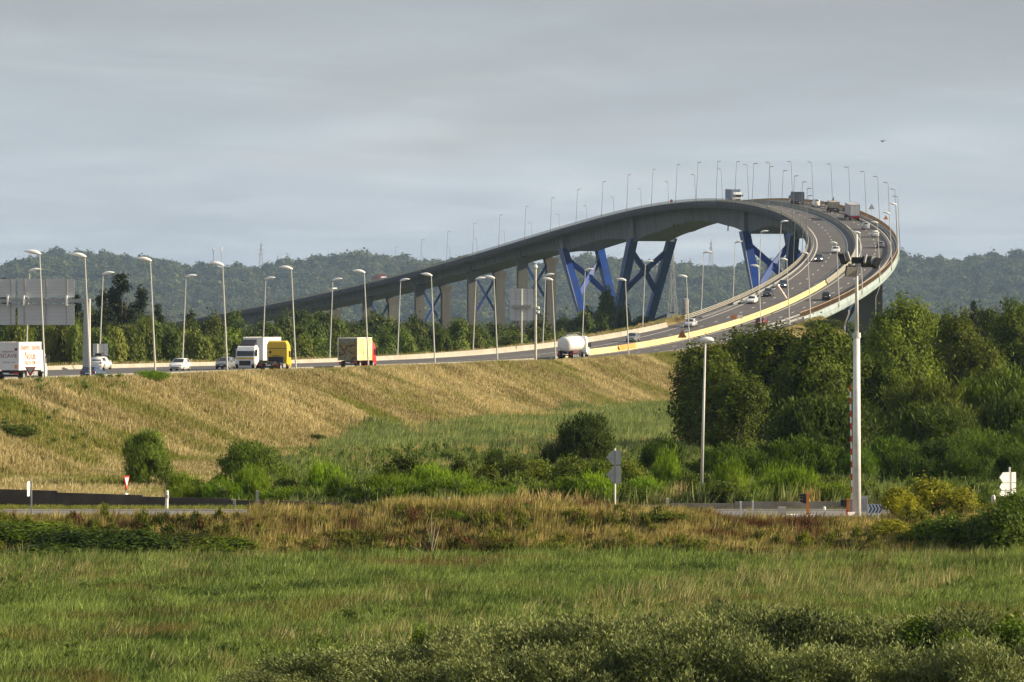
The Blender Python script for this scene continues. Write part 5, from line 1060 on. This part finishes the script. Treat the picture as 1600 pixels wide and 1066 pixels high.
def rect_pts(x0, x1, y0, y1, dens):
    n = int((x1 - x0) * (y1 - y0) * dens); return RNG.uniform(x0, x1, n), RNG.uniform(y0, y1, n)
def in_view(x, y, m=.128): return np.abs(x) < y * m + 2
def do_grass(name, protos, x, y, hs, label, jitter=.38, tilt=.16):
    z = ground_z(x, y); n = len(x); rot = np.stack([RNG.normal(0, tilt, n), RNG.normal(0, tilt, n), RNG.normal(0, .8, n)], 1); h = hs * RNG.uniform(1 - jitter, 1 + jitter, n); w = RNG.uniform(.8, 1.25, n)
    return scatter(name, protos, np.stack([x, y, z], 1), rot, np.stack([w, w, h], 1), label, 'grass')
# meadow
x, y = rect_pts(-40, 40, 166, 282, 9.0); lim = 276.5 + 1.6 * vnoise(x * .12, 0 * y, 3); k = in_view(x, y) & (y < lim); x, y = x[k], y[k]
do_grass('meadow_grass', [tuft('tuft', 200 + i, 14, .72, .05, .34, .75, M_mead, (.2, .05)) for i in range(4)], x, y, (.8 + .28 * vnoise(x * .25, y * .12, 31) + .18 * vnoise(x * .8, y * .4, 35) + .25 * (y > 262)).clip(.35, 1.8), 'tall green wind-bent meadow grass in the foreground')
x, y = rect_pts(-40, 40, 185, 276, 1.0); k = in_view(x, y) & (vnoise(x * .22, y * .15, 81) + .3 * vnoise(x * .9, y * .6, 82) > .12); x, y = x[k], y[k]
do_grass('seed_stalks', [tuft('tuft', 215 + i, 9, 1.0, .028, .3, .35, M_stalk, (.22, .03), .6) for i in range(3)], x, y, .95 + .2 * vnoise(x * .5, y * .4, 83), 'pale seed stalks standing out of the green meadow')
# roadside bank
x, y = rect_pts(-42, 42, 273, 289.3, 15.0); lim = 276 + 1.6 * vnoise(x * .12, 0 * y, 3); pxx = 800 + FP * x / y; k = in_view(x, y) & (y > lim); x, y, pxx = x[k], y[k], pxx[k]
short = (1 + .45 * (y > 284.5) * sstep(560, 620, pxx) * (1 - sstep(1060, 1110, pxx))) * np.where((y > 285.5) & ((pxx > 1120) | (pxx < 400 + 30 * vnoise(x * .7, y * 0, 71))), .35, 1.0) * np.where((pxx > 1120) & (y > 287.5), .6, 1)
do_grass('bank_grass', [tuft('tuft', 220 + i, 14, .85, .035, .25, .25, M_bank, (.15, 0), .3) for i in range(4)], x, y, short * (.9 + .3 * vnoise(x * .3, y * .3, 32)), 'dry and reddish rough grass on the roadside bank')
# verge between service road and wall
x, y = rect_pts(-45, 40, 301, 342, 9.0); wy = np.interp(x, [p[0] for p in wall_pts], [p[1] for p in wall_pts]); k = in_view(x, y) & (y < wy - .3); x, y = x[k], y[k]
do_grass('verge_grass', [tuft('tuft', 240 + i, 12, .30, .03, .25, .3, M_verge) for i in range(2)], x, y, np.ones(len(x)), 'short green verge grass between the service road and the wall')
# reed bed and rough ground up to the toe of the embankment
x, y = rect_pts(-60, 85, 303, 700, 2.2); of = off_of(x, y); wy = np.interp(x, [p[0] for p in wall_pts], [p[1] for p in wall_pts], right=301); k = in_view(x, y) & (of > 30 + 2.5 * vnoise(x * .1, y * .05, 41) + 40 * sstep(-15, -24, x + 2.5 * vnoise(x * .2, y * .15, 42))) & (y > wy + .4); x, y = x[k], y[k]
do_grass('reed_grass', [tuft('tuft', 260 + i, 16, 1.15, .065, .42, .25, M_reed, (.18, 0)) for i in range(4)], x, y, .95 + .3 * vnoise(x * .15, y * .1, 33), 'green reeds and rough grass between the bank and the wall')
# near strip of dry grass just behind the wall
x, y = rect_pts(-48, 25, 303, 345, 6.0); wy = np.interp(x, [p[0] for p in wall_pts], [p[1] for p in wall_pts]); k = in_view(x, y) & (y > wy + .3) & (y < wy + np.where(x < -20, 14, 4)) & (off_of(x, y) > 26); x, y = x[k], y[k]
do_grass('dry_strip_grass', [tuft('tuft', 270 + i, 14, .62, .04, .28, .25, M_dry, (.15, 0), .3) for i in range(2)], x, y, np.ones(len(x)), 'strip of pale dry grass right behind the low wall')
# embankment slope
x, y = rect_pts(-75, 75, 312, 930, 4.6); of = off_of(x, y); wy = np.interp(x, [p[0] for p in wall_pts], [p[1] for p in wall_pts], right=301); k = in_view(x, y) & (of > 12.2) & (of < 33 + 2.5 * vnoise(x * .1, y * .05, 41) + 40 * sstep(-15, -24, x + 2.5 * vnoise(x * .2, y * .15, 42))) & (y > wy + .5); x, y, of = x[k], y[k], of[k]
do_grass('bank_slope_grass', [tuft('tuft', 280 + i, 16, .62, .05, .36, .25, M_dry, (.14, .04), .35) for i in range(4)], x, y, (.85 + .3 * vnoise(x * .15, y * .1, 34)) * np.where(of < 14, .85, 1), 'straw coloured dry grass covering the motorway embankment')
x, y = rect_pts(-75, 60, 560, 930, 1.6); of = off_of(x, y); le = left_edge(y); k = in_view(x, y) & (of < le - 1.2) & (of > le - 26); x, y = x[k], y[k]
do_grass('far_verge_grass', [tuft('tuft', 290, 14, .6, .07, .4, .25, M_dry, (.14, .04), .35)], x, y, np.ones(len(x)), 'dry grass on the far shoulder of the motorway')
# leafy weeds among the grass
M_weed = leaf_mat('leaf_weed', (.035, .055, .010), (.20, .21, .03), tint=False, loc_scale=.35, amp=3.4, extra=((.13, .06, .03), .3, .56, .66))
M_weed2 = leaf_mat('leaf_weed_green', (.05, .085, .02), (.20, .26, .06), tint=False, loc_scale=.4, amp=3.0)
def weed(seed, mat): return bpy.data.objects.new('weed', crown_mesh('weed', seed, rl(seed, 4, .4, .75, .1), 46, 14, .075, .03, .09, mat, upbias=.9, fill=.3, zmin=0))
wd1 = [weed(400 + i, M_weed) for i in range(4)]; wd2 = [weed(410 + i, M_weed2) for i in range(4)]
x, y = rect_pts(-42, 42, 274, 288.5, 1.3); pxx = 800 + FP * x / y; lim = 275.5 + 1.6 * vnoise(x * .12, 0 * y, 3); k = in_view(x, y) & (y > lim) & (RNG.random(len(x)) < np.where(pxx > 830, .5, 1)) & ~((y > 284.5) & (pxx < 420)) & ~((y > 280.5) & (pxx > 1090) & (pxx < 1400)); x, y = x[k], y[k]
do_grass('bank_weeds', wd1, x, y, .95 + .3 * vnoise(x * .3, y * .3, 61), 'green, yellow and red-brown weeds among the grass of the roadside bank')
x, y = rect_pts(-42, 42, 190, 277, .3); k = in_view(x, y) & (vnoise(x * .15, y * .12, 62) > .25); x, y = x[k], y[k]
do_grass('meadow_weeds', wd2, x, y, .62 + .2 * vnoise(x * .3, y * .3, 63), 'leafy green weeds scattered through the meadow')
x, y = rect_pts(-40, 60, 304, 420, .35); wy = np.interp(x, [p[0] for p in wall_pts], [p[1] for p in wall_pts], right=301); k = in_view(x, y) & (off_of(x, y) > 33) & (y > wy + 1) & (x > -19); x, y = x[k], y[k]
do_grass('reed_weeds', wd2, x, y, 1.3 + .4 * vnoise(x * .3, y * .3, 64), 'leafy weeds among the reeds behind the wall')
x, y = rect_pts(-75, 60, 330, 700, .22); of = off_of(x, y); k = in_view(x, y) & (of > 14) & (of < 31) & (vnoise(x * .08, y * .04, 66) + .8 * sstep(-25, -55, x) > .36); x, y = x[k], y[k]
do_grass('slope_weeds', wd2, x, y, .6 + .2 * vnoise(x * .3, y * .3, 65), 'patches of green weeds on the dry embankment')
# woods on the hills and across the plain
def blob_crown(seed, mat, R_=4.6, H_=9.0):
    me = crown_mesh('wood_crown', seed, rl(seed, 7, R_, H_, .2), 90, 14, .8, .55, .8, mat, fill=.3, zmin=0); return bpy.data.objects.new('wood_crown', me)
wc = [blob_crown(300 + i, M_hill) for i in range(5)]
n = 24000; x = RNG.uniform(-1350, 1350, n); y = RNG.uniform(7150, 9500, n); k = np.abs(x) < y * .125; x, y = x[k], y[k]; z = hill_h(x, y); k = z > 3.5; x, y, z = x[k], y[k], z[k]
s = 2.0 * RNG.uniform(.7, 1.25, len(x)) * (1 + .25 * vnoise(x * .012, y * .012, 51)) * np.where(RNG.random(len(x)) < .25, 1.4, .95); hs = s * RNG.uniform(.65, 1.0, len(x))
hs = hs * (1 + sstep(8500, 8900, y) * np.clip(.5 * vnoise(x * .03, 0 * x, 52), -.3, .4))
scatter('hill_woods', wc, np.stack([x, y, z - .5], 1), np.stack([0 * x, 0 * x, RNG.uniform(0, 6.28, len(x))], 1), np.stack([s, s, hs], 1), 'hazy wooded hills along the whole horizon', 'woods')
n = 12000; y = RNG.uniform(1750, 7400, n); x = RNG.uniform(-1, 1, n) * y * .125; k = (np.abs(x - rx(np.clip(y, 200, 3000))) > 24) | (y > 2900); x, y = x[k], y[k]; s = RNG.uniform(.6, 1.1, len(x))
scatter('plain_woods', wc, np.stack([x, y, 1.3 + 0 * x], 1), np.stack([0 * x, 0 * x, RNG.uniform(0, 6.28, len(x))], 1), np.stack([s, s, s * RNG.uniform(.7, 1.1, len(x))], 1), 'hazy low woods on the plain before the hills', 'woods')

# ------------------------------------------------------------------ the air
m = MB(); m.box(-16000, 16000, -900, 16500, -2.0, 215.0); hzm = bpy.data.materials.new('air'); hzm.use_nodes = True; t = hzm.node_tree; t.nodes.clear()
pv = nd(t, 'ShaderNodeVolumePrincipled'); pv.inputs['Color'].default_value = (.50, .70, 1.0, 1); pv.inputs['Density'].default_value = 3.3e-5; pv.inputs['Anisotropy'].default_value = 0.0
ou = nd(t, 'ShaderNodeOutputMaterial'); t.links.new(pv.outputs[0], ou.inputs['Volume'])
hzo = m.build('haze', hzm); tag(hzo, kind='stuff')
